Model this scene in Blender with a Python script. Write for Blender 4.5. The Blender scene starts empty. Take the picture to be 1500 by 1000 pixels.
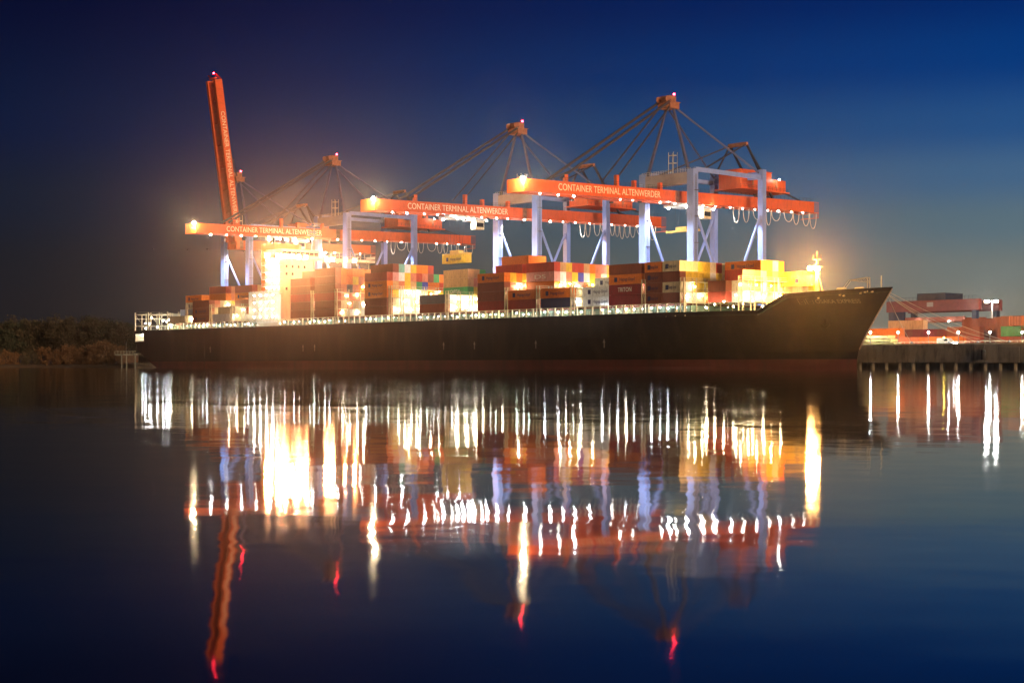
# container ship under harbour cranes at dusk
import bpy, math, random
from mathutils import Vector, Matrix, noise as mnoise
LAMPS = {'deck': ((.92, .96, 1.0), 260), 'deckgreen': ((.8, 1.0, .82), 200), 'lash': ((1.0, .84, .56), 460), 'deckdim': ((1.0, .95, .85), 110), 'deckwarm': ((1.0, .80, .48), 400), 'house': ((1.0, .93, .82), 220),
         'flood': ((1.0, .44, .17), 6000), 'fore': ((1.0, .45, .11), 4200), 'tip': ((1.0, .76, .42), 5600), 'boom': ((.92, .96, 1.0), 600), 'boomdim': ((1.0, .95, .85), 260), 'trolley': ((.95, .97, 1.0), 800), 'dim': ((1.0, .85, .7), 60),
         'red': ((1.0, .02, .04), 90), 'yard': ((.95, 1.0, .93), 900), 'yarddim': ((.9, .95, 1.0), 200), 'head': ((1, 1, 1), 600), 'amber': ((1.0, .6, .05), 400)}
FLOODK = 3.5
SUN = {'strength': 3.2, 'color': (1.0, .62, .36), 'elev': 7.0, 'off': 8.0, 'angle': 12.0}
HAZE = {'density': .000065, 'g': .96}
GLARE = {'flood': 95000, 'fore': 100000, 'tip': 56000}
WATER = {'rough': .052, 'rough2': .092, 'near': .08, 'far': .62, 'side': 2.6, 'waves': [(1.5, 2.6, .010, 2), (.5, .9, .008, 2), (.05, .28, .007, 3)]}
SKY_DARK = [(0.0, (0.01298, 0.01229, 0.01444)), (0.03, (0.01229, 0.01229, 0.01521)), (0.06, (0.01033, 0.01229, 0.01764)), (0.105, (0.00605, 0.01229, 0.02843)), (0.15, (0.00182, 0.00913, 0.03955)), (0.235, (0.0, 0.00273, 0.02416)), (1.0, (0.0, 0.00061, 0.00439))]
SKY_GLOW = [(0.0, (0.2462, 0.21953, 0.16203)), (0.035, (0.21586, 0.21223, 0.17144)), (0.06, (0.17465, 0.20156, 0.18782)), (0.09, (0.10702, 0.17465, 0.21586)), (0.12, (0.05781, 0.13843, 0.26225)), (0.15, (0.01764, 0.0865, 0.25415)), (0.19, (0.0, 0.04231, 0.21586)), (0.235, (0.0, 0.02029, 0.14413)), (0.4, (0.0, 0.00478, 0.04519)), (1.0, (0.0, 0.00121, 0.00972))]
R = math.radians
scene = bpy.context.scene
COL = scene.collection

# ------------------------------------------------------------------ camera
cam_d = bpy.data.cameras.new('camera')
cam = bpy.data.objects.new('camera', cam_d); COL.objects.link(cam)
cam.location = (0, 0, 1.0); cam.rotation_euler = (R(90), 0, 0)
cam_d.sensor_width = 36; cam_d.lens = 53.16; cam_d.shift_y = 35/1500
cam_d.clip_start = 0.1; cam_d.clip_end = 6000
scene.camera = cam

# ------------------------------------------------------------------ sky (dusk)
world = bpy.data.worlds.new('World'); scene.world = world; world.use_nodes = True
wn = world.node_tree.nodes; wl = world.node_tree.links; wn.clear()
w_out = wn.new('ShaderNodeOutputWorld'); bg = wn.new('ShaderNodeBackground')
sky = wn.new('ShaderNodeTexSky'); sky.sky_type = 'NISHITA'; sky.sun_disc = False
sky.sun_elevation = R(-3.5); sky.sun_rotation = R(132 - SUN['off']); sky.ozone_density = 4.0; sky.air_density = 1.2
bg.inputs['Strength'].default_value = 0.05
tc = wn.new('ShaderNodeTexCoord'); sep = wn.new('ShaderNodeSeparateXYZ')
wl.new(tc.outputs['Generated'], sep.inputs[0])
# afterglow: height ramp for the dark side (left) and the sunset side (right)
def ramp(stops):
    r = wn.new('ShaderNodeValToRGB'); e = r.color_ramp.elements
    while len(e) > 1: e.remove(e[-1])
    e[0].position = stops[0][0]; e[0].color = (*stops[0][1], 1)
    for p, c in stops[1:]:
        x = e.new(p); x.color = (*c, 1)
    r.color_ramp.interpolation = 'EASE'
    wl.new(sep.outputs['Z'], r.inputs[0]); return r
dark = ramp(SKY_DARK)
glow = ramp(SKY_GLOW)
az = wn.new('ShaderNodeMapRange'); az.interpolation_type = 'SMOOTHSTEP'
az.inputs['From Min'].default_value = -0.34; az.inputs['From Max'].default_value = 0.46
wl.new(sep.outputs['X'], az.inputs['Value'])
mx = wn.new('ShaderNodeMix'); mx.data_type = 'RGBA'
wl.new(az.outputs[0], mx.inputs[0]); wl.new(dark.outputs[0], mx.inputs[6]); wl.new(glow.outputs[0], mx.inputs[7])
bg2 = wn.new('ShaderNodeBackground'); bg2.inputs['Strength'].default_value = 1.0
wl.new(mx.outputs[2], bg2.inputs['Color'])
wl.new(sky.outputs[0], bg.inputs['Color'])
add = wn.new('ShaderNodeAddShader'); wl.new(bg.outputs[0], add.inputs[0]); wl.new(bg2.outputs[0], add.inputs[1])
wl.new(add.outputs[0], w_out.inputs['Surface'])

# warm sun lamp added beyond the bow, standing in for afterglow and harbour lights
sd = bpy.data.lights.new('sun', 'SUN'); sd.energy = SUN['strength']; sd.color = SUN['color']; sd.angle = R(SUN['angle'])
so = bpy.data.objects.new('sun', sd); COL.objects.link(so)
_a = R(-48 - SUN['off'])
so.rotation_euler = Vector((-math.cos(_a), -math.sin(_a), -math.tan(R(SUN['elev'])))).to_track_quat('-Z', 'Y').to_euler()
so.location = (200, -200, 150)

vs = scene.view_settings
scene.display_settings.display_device = 'sRGB'
vs.view_transform = 'Standard'; vs.look = 'None'; vs.exposure = 0.0; vs.gamma = 1.0; vs.use_curve_mapping = False
scene.render.engine = 'CYCLES'
cy = scene.cycles
cy.use_denoising = True; cy.denoiser = 'OPENIMAGEDENOISE'
cy.max_bounces = 5; cy.diffuse_bounces = 2; cy.glossy_bounces = 3; cy.volume_bounces = 0; cy.transmission_bounces = 2
cy.sample_clamp_indirect = 8.0; cy.sample_clamp_direct = 0.0
cy.caustics_reflective = False; cy.caustics_refractive = False
cy.use_light_tree = True

# ------------------------------------------------------------------ frame of the quay: t along the ship to the bow, w away across the quay
TH = R(48); CU, SU = math.cos(TH), math.sin(TH)
AX, AY = -155.1, 620.2
def P(t, w, z=0.0): return Vector((AX + CU*t + SU*w, AY - SU*t + CU*w, z))
def tof(px, w):
    k = (px-750)/2215
    return (k*(AY+CU*w)-AX-SU*w)/(CU+SU*k)
def wof(px, t):
    k = (px-750)/2215
    return (k*(AY-SU*t)-AX-CU*t)/(SU-CU*k)
def zof(t, w, py):
    return 1 + (535-py)*P(t, w).y/2215

# ------------------------------------------------------------------ materials
MATS = {}
def mat(name, col, rough=0.5, metal=0.0, var=0.12, scale=1.5, dirt=None, dirt_amt=0.0, stretch=(1, 1, 1), bump=0.0):
    if name in MATS: return MATS[name]
    m = bpy.data.materials.new(name); m.use_nodes = True; MATS[name] = m
    n = m.node_tree.nodes; l = m.node_tree.links; b = n['Principled BSDF']
    b.inputs['Roughness'].default_value = rough; b.inputs['Metallic'].default_value = metal
    t = n.new('ShaderNodeTexCoord'); mp = n.new('ShaderNodeMapping'); mp.inputs['Scale'].default_value = stretch
    l.new(t.outputs['Object'], mp.inputs['Vector'])
    nz = n.new('ShaderNodeTexNoise'); nz.inputs['Scale'].default_value = scale; nz.inputs['Detail'].default_value = 6
    l.new(mp.outputs[0], nz.inputs['Vector'])
    mr = n.new('ShaderNodeMapRange'); mr.inputs['From Min'].default_value = .3; mr.inputs['From Max'].default_value = .7
    mr.inputs['To Min'].default_value = 1-var; mr.inputs['To Max'].default_value = 1+var
    l.new(nz.outputs['Fac'], mr.inputs['Value'])
    hs = n.new('ShaderNodeHueSaturation'); hs.inputs['Color'].default_value = (*col, 1)
    l.new(mr.outputs[0], hs.inputs['Value'])
    last = hs.outputs[0]
    if dirt:
        n2 = n.new('ShaderNodeTexNoise'); n2.inputs['Scale'].default_value = scale*2.7; n2.inputs['Detail'].default_value = 8
        l.new(mp.outputs[0], n2.inputs['Vector'])
        m2 = n.new('ShaderNodeMapRange'); m2.inputs['From Min'].default_value = .5; m2.inputs['From Max'].default_value = .72
        m2.inputs['To Min'].default_value = 0; m2.inputs['To Max'].default_value = dirt_amt
        l.new(n2.outputs['Fac'], m2.inputs['Value'])
        mi = n.new('ShaderNodeMix'); mi.data_type = 'RGBA'
        l.new(m2.outputs[0], mi.inputs[0]); l.new(last, mi.inputs[6]); mi.inputs[7].default_value = (*dirt, 1)
        last = mi.outputs[2]
    l.new(last, b.inputs['Base Color'])
    if bump:
        bp = n.new('ShaderNodeBump'); bp.inputs['Strength'].default_value = bump; bp.inputs['Distance'].default_value = .05
        l.new(nz.outputs['Fac'], bp.inputs['Height']); l.new(bp.outputs[0], b.inputs['Normal'])
    return m
def emit(name, col, strength):
    if name in MATS: return MATS[name]
    m = bpy.data.materials.new(name); m.use_nodes = True; MATS[name] = m
    n = m.node_tree.nodes; l = m.node_tree.links; n.remove(n['Principled BSDF'])
    e = n.new('ShaderNodeEmission'); e.inputs['Color'].default_value = (*col, 1); e.inputs['Strength'].default_value = strength
    l.new(e.outputs[0], n['Material Output'].inputs['Surface'])
    return m
RUST = (.11, .04, .02)
PAINT = {'orange': (.72, .19, .02), 'brown': (.24, .062, .03), 'maroon': (.27, .028, .034), 'dark red': (.36, .05, .028),
         'navy': (.02, .028, .10), 'green': (.07, .34, .12), 'white': (.74, .74, .72), 'yellow': (.72, .50, .04),
         'tan': (.58, .34, .16), 'pink': (.66, .32, .30), 'grey': (.10, .10, .12), 'blue': (.08, .08, .42),
         'red': (.48, .055, .025), 'salmon': (.60, .20, .11), 'cream': (.70, .60, .38), 'teal': (.16, .42, .33)}
def paint(c): return mat('paint ' + c, PAINT[c], .45, 0, .12, .8, RUST, .35, (1, 1, .35))
def lampmat(kind): return emit('lit ' + kind, *LAMPS[kind])

# ------------------------------------------------------------------ mesh builder
class MB:
    def __init__(s): s.v = []; s.f = []; s.m = []
    def quad(s, pts, mi=0):
        i = len(s.v); s.v += [tuple(p) for p in pts]; s.f.append(tuple(range(i, i+len(pts)))); s.m.append(mi); return s
    def box(s, x0, x1, y0, y1, z0, z1, mi=0):
        i = len(s.v)
        s.v += [(x0,y0,z0),(x1,y0,z0),(x1,y1,z0),(x0,y1,z0),(x0,y0,z1),(x1,y0,z1),(x1,y1,z1),(x0,y1,z1)]
        for q in ((0,3,2,1),(4,5,6,7),(0,1,5,4),(1,2,6,5),(2,3,7,6),(3,0,4,7)):
            s.f.append(tuple(i+k for k in q)); s.m.append(mi)
        return s
    def bar(s, a, b, w, h=None, mi=0, up=(0, 0, 1), w2=None, h2=None):
        h = h or w; w2 = w2 or w; h2 = h2 or h
        a = Vector(a); b = Vector(b); d = (b-a).normalized(); u = Vector(up)
        if abs(d.dot(u)) > .98: u = Vector((1, 0, 0))
        x = d.cross(u).normalized(); y = x.cross(d).normalized(); i = len(s.v)
        for p, ww, hh in ((a, w, h), (b, w2, h2)):
            for sx, sy in ((-1,-1),(1,-1),(1,1),(-1,1)): s.v.append(tuple(p + x*sx*ww/2 + y*sy*hh/2))
        for q in ((0,3,2,1),(4,5,6,7),(0,1,5,4),(1,2,6,5),(2,3,7,6),(3,0,4,7)):
            s.f.append(tuple(i+k for k in q)); s.m.append(mi)
        return s
    def tube(s, pts, r, n=6, mi=0, r2=None):
        pts = [Vector(p) for p in pts]; i0 = len(s.v); N = len(pts)
        for k, p in enumerate(pts):
            d = (pts[min(k+1, N-1)] - pts[max(k-1, 0)]).normalized()
            u = Vector((0, 0, 1)) if abs(d.z) < .95 else Vector((1, 0, 0))
            x = d.cross(u).normalized(); y = x.cross(d).normalized()
            rr = r if r2 is None else r + (r2-r)*k/(N-1)
            for j in range(n):
                a = 2*math.pi*j/n; s.v.append(tuple(p + x*math.cos(a)*rr + y*math.sin(a)*rr))
        for k in range(N-1):
            for j in range(n):
                a = i0+k*n+j; b = i0+k*n+(j+1) % n
                s.f.append((a, b, b+n, a+n)); s.m.append(mi)
        s.f.append(tuple(i0+j for j in range(n))[::-1]); s.m.append(mi)
        s.f.append(tuple(i0+(N-1)*n+j for j in range(n))); s.m.append(mi)
        return s
    def ball(s, c, r, nu=8, nv=5, sz=1.0, mi=0):
        i = len(s.v); c = Vector(c)
        s.v.append(tuple(c+Vector((0, 0, r*sz)))); 
        for a in range(1, nv):
            p = math.pi*a/nv
            for b in range(nu):
                q = 2*math.pi*b/nu
                s.v.append((c.x+r*math.sin(p)*math.cos(q), c.y+r*math.sin(p)*math.sin(q), c.z+r*sz*math.cos(p)))
        s.v.append(tuple(c-Vector((0, 0, r*sz)))); e = len(s.v)-1
        for b in range(nu):
            s.f.append((i, i+1+b, i+1+(b+1) % nu)); s.m.append(mi)
            s.f.append((e, e-nu+(b+1) % nu, e-nu+b)); s.m.append(mi)
        for a in range(nv-2):
            for b in range(nu):
                o = i+1+a*nu
                s.f.append((o+b, o+nu+b, o+nu+(b+1) % nu, o+(b+1) % nu)); s.m.append(mi)
        return s
    def mesh(s, name, mats):
        me = bpy.data.meshes.new(name); me.from_pydata(s.v, [], s.f)
        for m in (mats if isinstance(mats, (list, tuple)) else [mats]): me.materials.append(m)
        if any(s.m): me.polygons.foreach_set('material_index', s.m)
        me.update(); return me
    def build(s, name, mats, parent=None, smooth=False):
        me = s.mesh(name, mats); o = bpy.data.objects.new(name, me); COL.objects.link(o)
        if smooth: me.polygons.foreach_set('use_smooth', [True]*len(me.polygons))
        if parent: o.parent = parent
        return o
def tag(o, label=None, cat=None, group=None, kind=None):
    if label: o['label'] = label
    if cat: o['category'] = cat
    if group: o['group'] = group
    if kind: o['kind'] = kind
    return o
def thing(name, label, cat, t=0, w=0, z=0, group=None, rot=-TH, world=None):
    o = bpy.data.objects.new(name, None); COL.objects.link(o)
    o.location = world if world is not None else P(t, w, z); o.rotation_euler = (0, 0, rot)
    o.empty_display_size = .5
    return tag(o, label, cat, group)
def at(o, t, w, z=0.0):
    o.location = P(t, w, z); o.rotation_euler = (0, 0, -TH); return o
def inst(name, me, parent, loc=(0, 0, 0), m=None, rot=None, scale=None):
    o = bpy.data.objects.new(name, me); COL.objects.link(o); o.parent = parent; o.location = loc
    if rot: o.rotation_euler = rot
    if scale: o.scale = scale
    if m:
        o.material_slots[0].link = 'OBJECT'; o.material_slots[0].material = m
    return o
TXT = {}
def text_mesh(s, size, m, fit=None):
    key = (s, size, m.name, fit)
    if key in TXT: return TXT[key]
    c = bpy.data.curves.new('lettering', 'FONT'); c.body = s; c.size = size; c.extrude = .01
    c.align_x = 'LEFT'; c.align_y = 'CENTER'
    o = bpy.data.objects.new('tmp_text', c); COL.objects.link(o)
    dg = bpy.context.evaluated_depsgraph_get(); me = bpy.data.meshes.new_from_object(o.evaluated_get(dg))
    bpy.data.objects.remove(o)
    if fit:
        x1 = max(v.co.x for v in me.vertices)
        for v in me.vertices: v.co.x *= fit/x1
    me.name = 'lettering'; me.materials.clear(); me.materials.append(m)
    TXT[key] = me; return me
LAMP_ME = {}
def lamp_mesh(kind, r):
    if (kind, r) not in LAMP_ME:
        LAMP_ME[(kind, r)] = MB().ball((0, 0, 0), r, 8, 6).mesh('lamp', lampmat(kind))
    return LAMP_ME[(kind, r)]
def lamp(parent, kind, r, loc, name='lamp'):
    return inst(name, lamp_mesh(kind, r), parent, loc)
def spot(name, parent, loc, target, power, col, angle=80, r=.4, blend=.5):
    d = bpy.data.lights.new(name, 'SPOT'); d.energy = power; d.color = col; d.spot_size = R(angle); d.spot_blend = blend; d.shadow_soft_size = r
    o = bpy.data.objects.new(name, d); COL.objects.link(o); o.parent = parent; o.location = loc
    o.rotation_euler = (Vector(target)-Vector(loc)).to_track_quat('-Z', 'Y').to_euler()
    return o
# ------------------------------------------------------------------ water, land, quay, haze
def make_water():
    mb = MB(); mb.quad([(-1150, -1150, 0), (1150, -1150, 0), (1150, 1150, 0), (-1150, 1150, 0)])
    m = bpy.data.materials.new('harbour water'); m.use_nodes = True
    n = m.node_tree.nodes; l = m.node_tree.links; n.remove(n['Principled BSDF'])
    df = n.new('ShaderNodeBsdfDiffuse'); df.inputs['Color'].default_value = (.004, .007, .010, 1)
    gl = n.new('ShaderNodeBsdfAnisotropic'); gl.distribution = 'BECKMANN'; gl.inputs['Roughness'].default_value = WATER['rough']; gl.inputs['Color'].default_value = (1, 1, 1, 1)
    fr = n.new('ShaderNodeFresnel'); fr.inputs['IOR'].default_value = 1.33
    mix = n.new('ShaderNodeMixShader'); l.new(fr.outputs[0], mix.inputs[0]); l.new(df.outputs[0], mix.inputs[1])
    g2 = n.new('ShaderNodeBsdfAnisotropic'); g2.distribution = 'BECKMANN'; g2.inputs['Roughness'].default_value = WATER['rough2']; g2.inputs['Color'].default_value = (1, 1, 1, 1)
    gm = n.new('ShaderNodeMixShader'); 
    gp = n.new('ShaderNodeNewGeometry'); sx_ = n.new('ShaderNodeSeparateXYZ'); l.new(gp.outputs['Position'], sx_.inputs[0])
    rz = n.new('ShaderNodeMapRange'); rz.interpolation_type = 'SMOOTHSTEP'     # sheltered calm by the near bank, more ripple out in the basin
    rz.inputs['From Min'].default_value = 8; rz.inputs['From Max'].default_value = 60; rz.inputs['To Min'].default_value = WATER['near']; rz.inputs['To Max'].default_value = WATER['far']
    l.new(sx_.outputs['Y'], rz.inputs['Value']); l.new(rz.outputs[0], gm.inputs[0])
    l.new(gl.outputs[0], gm.inputs[1]); l.new(g2.outputs[0], gm.inputs[2]); l.new(gm.outputs[0], mix.inputs[2])
    l.new(mix.outputs[0], n['Material Output'].inputs['Surface'])
    g = n.new('ShaderNodeNewGeometry')
    acc = None
    for sx, sy, amp, det in WATER['waves']:
        mp = n.new('ShaderNodeMapping'); mp.inputs['Scale'].default_value = (sx, sy, 1)
        mp.inputs['Rotation'].default_value = (0, 0, R(8)); l.new(g.outputs['Position'], mp.inputs['Vector'])
        nz = n.new('ShaderNodeTexNoise'); nz.inputs['Scale'].default_value = 1; nz.inputs['Detail'].default_value = det
        nz.inputs['Roughness'].default_value = .45
        l.new(mp.outputs[0], nz.inputs['Vector'])
        v = n.new('ShaderNodeVectorMath'); v.operation = 'SUBTRACT'; l.new(nz.outputs['Color'], v.inputs[0]); v.inputs[1].default_value = (.5, .5, .5)
        k = n.new('ShaderNodeVectorMath'); k.operation = 'MULTIPLY'; l.new(v.outputs[0], k.inputs[0]); k.inputs[1].default_value = (amp*WATER['side'], amp, 0)
        if acc is None: acc = k.outputs[0]
        else:
            a = n.new('ShaderNodeVectorMath'); a.operation = 'ADD'; l.new(acc, a.inputs[0]); l.new(k.outputs[0], a.inputs[1]); acc = a.outputs[0]
    a = n.new('ShaderNodeVectorMath'); a.operation = 'ADD'; l.new(acc, a.inputs[0]); a.inputs[1].default_value = (0, 0, 1)
    nn = n.new('ShaderNodeVectorMath'); nn.operation = 'NORMALIZE'; l.new(a.outputs[0], nn.inputs[0])
    l.new(nn.outputs[0], gl.inputs['Normal']); l.new(nn.outputs[0], g2.inputs['Normal']); l.new(nn.outputs[0], fr.inputs['Normal'])
    o = mb.build('water', m); tag(o, 'calm dark harbour water with long light reflections', kind='structure')
make_water()

CONC = mat('quay concrete', (.30, .27, .19), .85, 0, .3, .35, (.05, .04, .03), .6, (1, 1, .3), .4)
ASPH = mat('terminal asphalt', (.06, .058, .055), .9, 0, .2, .2)
QZ = 6.6
quay = MB().box(-85, 620, 47.5, 420, -1, QZ-.45).build('quay', CONC)
at(quay, 0, 0); tag(quay, 'concrete quay of the container terminal', kind='structure')
MB().quad([(-85, 47.5, .004), (620, 47.5, .004), (620, 420, .004), (-85, 420, .004)]).build('yard_surface', ASPH, quay).location = (0, 0, QZ-.45)
cap = MB(); cap.box(-85, 620, 45.0, 47.5, QZ-1.0, QZ-.25).build('quay_cap', CONC, quay)
edge = MB(); edge.box(-85, 620, 45.05, 45.45, QZ-.25, QZ+.1).build('kerb', mat('edge paint', (.62, .55, .36), .7, 0, .3, .5, (.1, .08, .05), .5), quay)
for k in range(-4, 26):           # facing panels of the quay wall, joints between them
    t0 = 280+k*6.0
    h = random.Random(k).uniform(-.04, .04)
    MB().box(t0+.06, t0+5.94, 45.05+h, 45.6, 1.75+h*2, QZ-1.02).build('panel', CONC, quay)
for k in range(-6, 38):
    t0 = 280+k*4.2
    MB().tube([(t0, 46.3, -1), (t0, 46.3, 1.75)], .55, 8).build('pile', CONC, quay)
RUB = mat('black rubber', (.012, .012, .012), .8, 0, .3, 2)
t0 = tof(1440, 44.4)
f = thing('quay_fender', 'black rubber fender hung on the quay wall below the mooring lines', 'fender', t0, 44.6, 3.7)
MB().tube([(0, 0, -1.2), (0, 0, 1.2)], .6, 12).build('rubber_sleeve', RUB, f)
MB().bar((0, .06, 1.15), (0, .42, 2.3), .12).build('chain', mat('galvanised', (.3, .3, .3), .5, .6), f)
lad = MB()
t0 = tof(1424, 45)
for x in (0, .5): lad.box(t0+x, t0+x+.07, 44.8, 44.9, .5, QZ-.2)
for k in range(16): lad.box(t0, t0+.55, 44.82, 44.88, .8+k*.34, .85+k*.34)
lad.build('ladder', RUB, quay)

LAND = mat('shore ground', (.10, .065, .035), .95, 0, .35, .12, (.03, .03, .015), .7)
def land():
    mb = MB(); xs = [-700+i*8 for i in range(68)]
    rnd = random.Random(3)
    front = [705+6*mnoise.noise((x*.02, 1, 2))+ (x+200)*-.02 for x in xs]
    prof = [(0, -.6), (2, .25), (5, .9), (12, 1.6), (40, 2.2), (400, 3)]
    for i in range(len(xs)-1):
        for j in range(len(prof)-1):
            q = []
            for ii, jj in ((i, j), (i+1, j), (i+1, j+1), (i, j+1)):
                q.append((xs[ii], front[ii]+prof[jj][0], prof[jj][1]+(.3*mnoise.noise((xs[ii]*.09, jj, 0)) if 0 < jj < 5 else 0)))
            mb.quad(q)
    o = mb.build('shore', LAND); tag(o, 'low earth bank on the far shore below the trees', kind='structure')
land()

def make_haze():
    m = bpy.data.materials.new('haze air'); m.use_nodes = True
    n = m.node_tree.nodes; l = m.node_tree.links; n.remove(n['Principled BSDF'])
    v = n.new('ShaderNodeVolumePrincipled'); v.inputs['Color'].default_value = (.98, .88, .84, 1)
    v.inputs['Density'].default_value = HAZE['density']; v.inputs['Anisotropy'].default_value = HAZE['g']
    l.new(v.outputs[0], n['Material Output'].inputs['Volume'])
    o = MB().box(-1200, 1200, -1200, 1200, -3, 140).build('haze', m)
    tag(o, 'thin night haze lit by the floodlights', kind='stuff')
if HAZE['density'] > 0: make_haze()
# ------------------------------------------------------------------ the ship (local x along the keel to the bow, y from the near side across)
HULLM = mat('black hull paint', (.013, .011, .010), .55, 0, .35, .10, (.05, .03, .022), .5, (1, 1, .25), .12)
HULLM.node_tree.nodes['Principled BSDF'].inputs['Specular IOR Level'].default_value = .15
BOOT = mat('red boot topping', (.085, .018, .014), .7, 0, .35, .15, (.04, .02, .015), .6, (1, 1, .3))
DECKM = mat('green deck paint', (.05, .11, .07), .7, 0, .3, .4, RUST, .3)
PASS = mat('pale green coaming paint', (.13, .21, .14), .6, 0, .25, .5, RUST, .4, (1, 1, .3))
CREAM = mat('cream ship paint', (.70, .62, .40), .5, 0, .15, .5, RUST, .35, (1, 1, .3))
WHITE = mat('white ship paint', (.78, .77, .73), .5, 0, .1, .3, (.35, .2, .1), .3, (1, 1, .25))
GLASS = mat('dark window glass', (.02, .025, .03), .08)
LETTER = mat('white lettering paint', (.78, .76, .70), .6, 0, .1, 2)
HULLTXT = mat('worn white hull lettering', (.17, .15, .13), .7, 0, .3, 1)
STEEL = mat('galvanised', (.3, .3, .3), .5, .6)
MASTM = mat('buff mast paint', (.34, .21, .09), .5, 0, .1, 1)
ORANGEF = mat('orange funnel paint', (.70, .20, .02), .5, 0, .1, .5)

ship = thing('container_ship', 'long black hulled container ship moored under the cranes', 'ship', 0, 0, 0)
BH = 21.5
def te(z): return 338.5 + 10.0*(max(0, min(1.2, (z-3.5)/16.0)))**1.15
def half(t, z):
    zz = max(0, min(20, z))
    ts = 225 + zz/20*78; p = 1.75 + zz/20*.45
    b = BH
    if t > ts: b = BH*max(0.0, 1-((t-ts)/(te(z)-ts))**p)
    if t < 26:
        b *= 1-.10*((26-t)/26)**2*(1-min(1, max(0, zz/15)))
    return b
def zb(t): return -2.0 if t >= 26 else -2.0 + 9.8*((26-t)/26)**1.25
def ztop(t):
    if t < 318.5: return 15.0
    if t < 327.5: return 15.0 + 4.0*(t-318.5)/9.0
    return 19.0 + 1.3*(t-327.5)/21
def build_hull():
    ts = [0, 1.0, 2.2, 4, 6, 8, 10, 12, 15, 18, 22, 26, 40] + [60+10*i for i in range(17)] + [225+3*i for i in range(31)] + [316.5, 318.5, 321.5, 324.5, 327.5, 330, 333, 336]
    ts = sorted(set(ts)); zl = [-2, .6, 2.6, 4.5, 6.5, 8.6, 10.9, 13.8, 15.0, 16.4, 17.8]
    nose = [i/9 for i in range(1, 10)]
    mb = MB()
    def pt(t, z, side):
        b = half(t, z); return (t, BH - b if side == 0 else BH + b, z)
    stations = [('t', t) for t in ts] + [('n', f) for f in nose]
    for side in (0, 1):
        rows = []
        for kind, q in stations:
            r = []
            for z in zl + [None]:
                if kind == 't':
                    zz = ztop(q) if z is None else min(ztop(q), max(z, zb(q))); t = q
                else:
                    zn = 20.3 if z is None else z; t = 336 + (te(zn)-336)*q; zz = ztop(t) if z is None else z
                    t = min(t, te(zz))
                r.append(pt(t, zz, side))
            rows.append(r)
        for i in range(len(rows)-1):
            for j in range(len(zl)):
                if side == 0 and j == 6 and rows[i][0][0] >= 1.0 and rows[i+1][0][0] <= 8.01: continue   # mooring deck opening
                a, b, c, d = rows[i][j], rows[i+1][j], rows[i+1][j+1], rows[i][j+1]
                if abs(a[2]-d[2]) < .01 and abs(b[2]-c[2]) < .01: continue
                mb.quad([a, b, c, d] if side == 0 else [d, c, b, a], 1 if (a[2]+d[2]+b[2]+c[2])/4 < 2.6 else 0)
        if side == 0: r0 = rows
        else: r1 = rows
    for j in range(len(zl)):       # transom
        a, b, c, d = r0[0][j], r0[0][j+1], r1[0][j+1], r1[0][j]
        if abs(a[2]-b[2]) > .01: mb.quad([a, b, c, d], 0)
    for i in range(len(r0)-1):     # bottom of the counter
        mb.quad([r0[i][0], r1[i][0], r1[i+1][0], r0[i+1][0]], 1)
    mb.build('hull', [HULLM, BOOT], ship, smooth=False)
    dk = MB()
    for i in range(len(r0)-1):
        q = [list(r0[i][-1]), list(r0[i+1][-1]), list(r1[i+1][-1]), list(r1[i][-1])]
        for k in range(4): q[k][2] -= 1.0; q[k][1] += (.12 if k < 2 else -.12)
        dk.quad(q)
    dk.build('deck', DECKM, ship)
    # bulwark capping rail along the sheer
    cp = MB(); path = [r[-1] for r in r0]
    cp.tube([(p[0], p[1]+.05, p[2]) for p in path], .13, 5); cp.build('sheer_rail', HULLM, ship)
build_hull()
# recess of the mooring deck in the quarter
rec = MB(); rec.box(.9, 8.1, 5.6, 5.7, 10.7, 14.0); rec.box(.9, 8.1, .25, 5.7, 10.6, 10.7); rec.box(.9, 8.1, .25, 5.7, 13.85, 13.95)
rec.box(.8, .9, .25, 5.7, 10.6, 14); rec.box(8.1, 8.2, .25, 5.7, 10.6, 14)
ro = rec.build('mooring_recess', CREAM, ship)
wi = MB(); wi.tube([(5.6, 3, 10.8), (7.2, 3, 10.8)], .1, 5); wi.tube([(5.2, 3, 11.6), (7.6, 3, 11.6)], .7, 10); wi.box(6, 6.6, 2.6, 3.4, 10.7, 11.5)
wi.build('winch', mat('dark machinery paint', (.05, .06, .06), .6), ro)
lamp(ro, 'deck', .16, (2.6, 2.5, 13.4)); lamp(ro, 'deck', .16, (5.0, 2.5, 13.4))

# draught and tug marks, name and thruster marks
def hull_text(s, size, t, z, m=HULLTXT, fit=None):
    me = text_mesh(s, size, m, fit)          # letters laid onto the curved plating
    for v in me.vertices:
        u, q, d = v.co; tt = t+u; zz = z+q
        v.co = (tt, BH-half(tt, zz)-.14-d, zz)
    return inst('lettering', me, ship)
hull_text('OSAKA EXPRESS', 1.35, 333.0, 17.0, fit=9.2)
for t0 in (329.4, 331.2):
    k = MB(); b0 = half(t0, 17.2); b1 = half(t0+1.3, 17.2)
    for a, bb in (((0, 0), (1.3, 0)), ((1.3, 0), (1.3, 1.0)), ((0, 0), (0, 1.4)), ((0, 1.4), (.7, 1.4)), ((.5, .6), (.9, .6))):
        fn = lambda u, v: (t0+u, BH-half(t0+u, 16.4+v)-.10, 16.4+v)
        k.bar(fn(*a), fn(*bb), .12, .05)
    k.build('thruster_mark', HULLTXT, ship)
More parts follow.
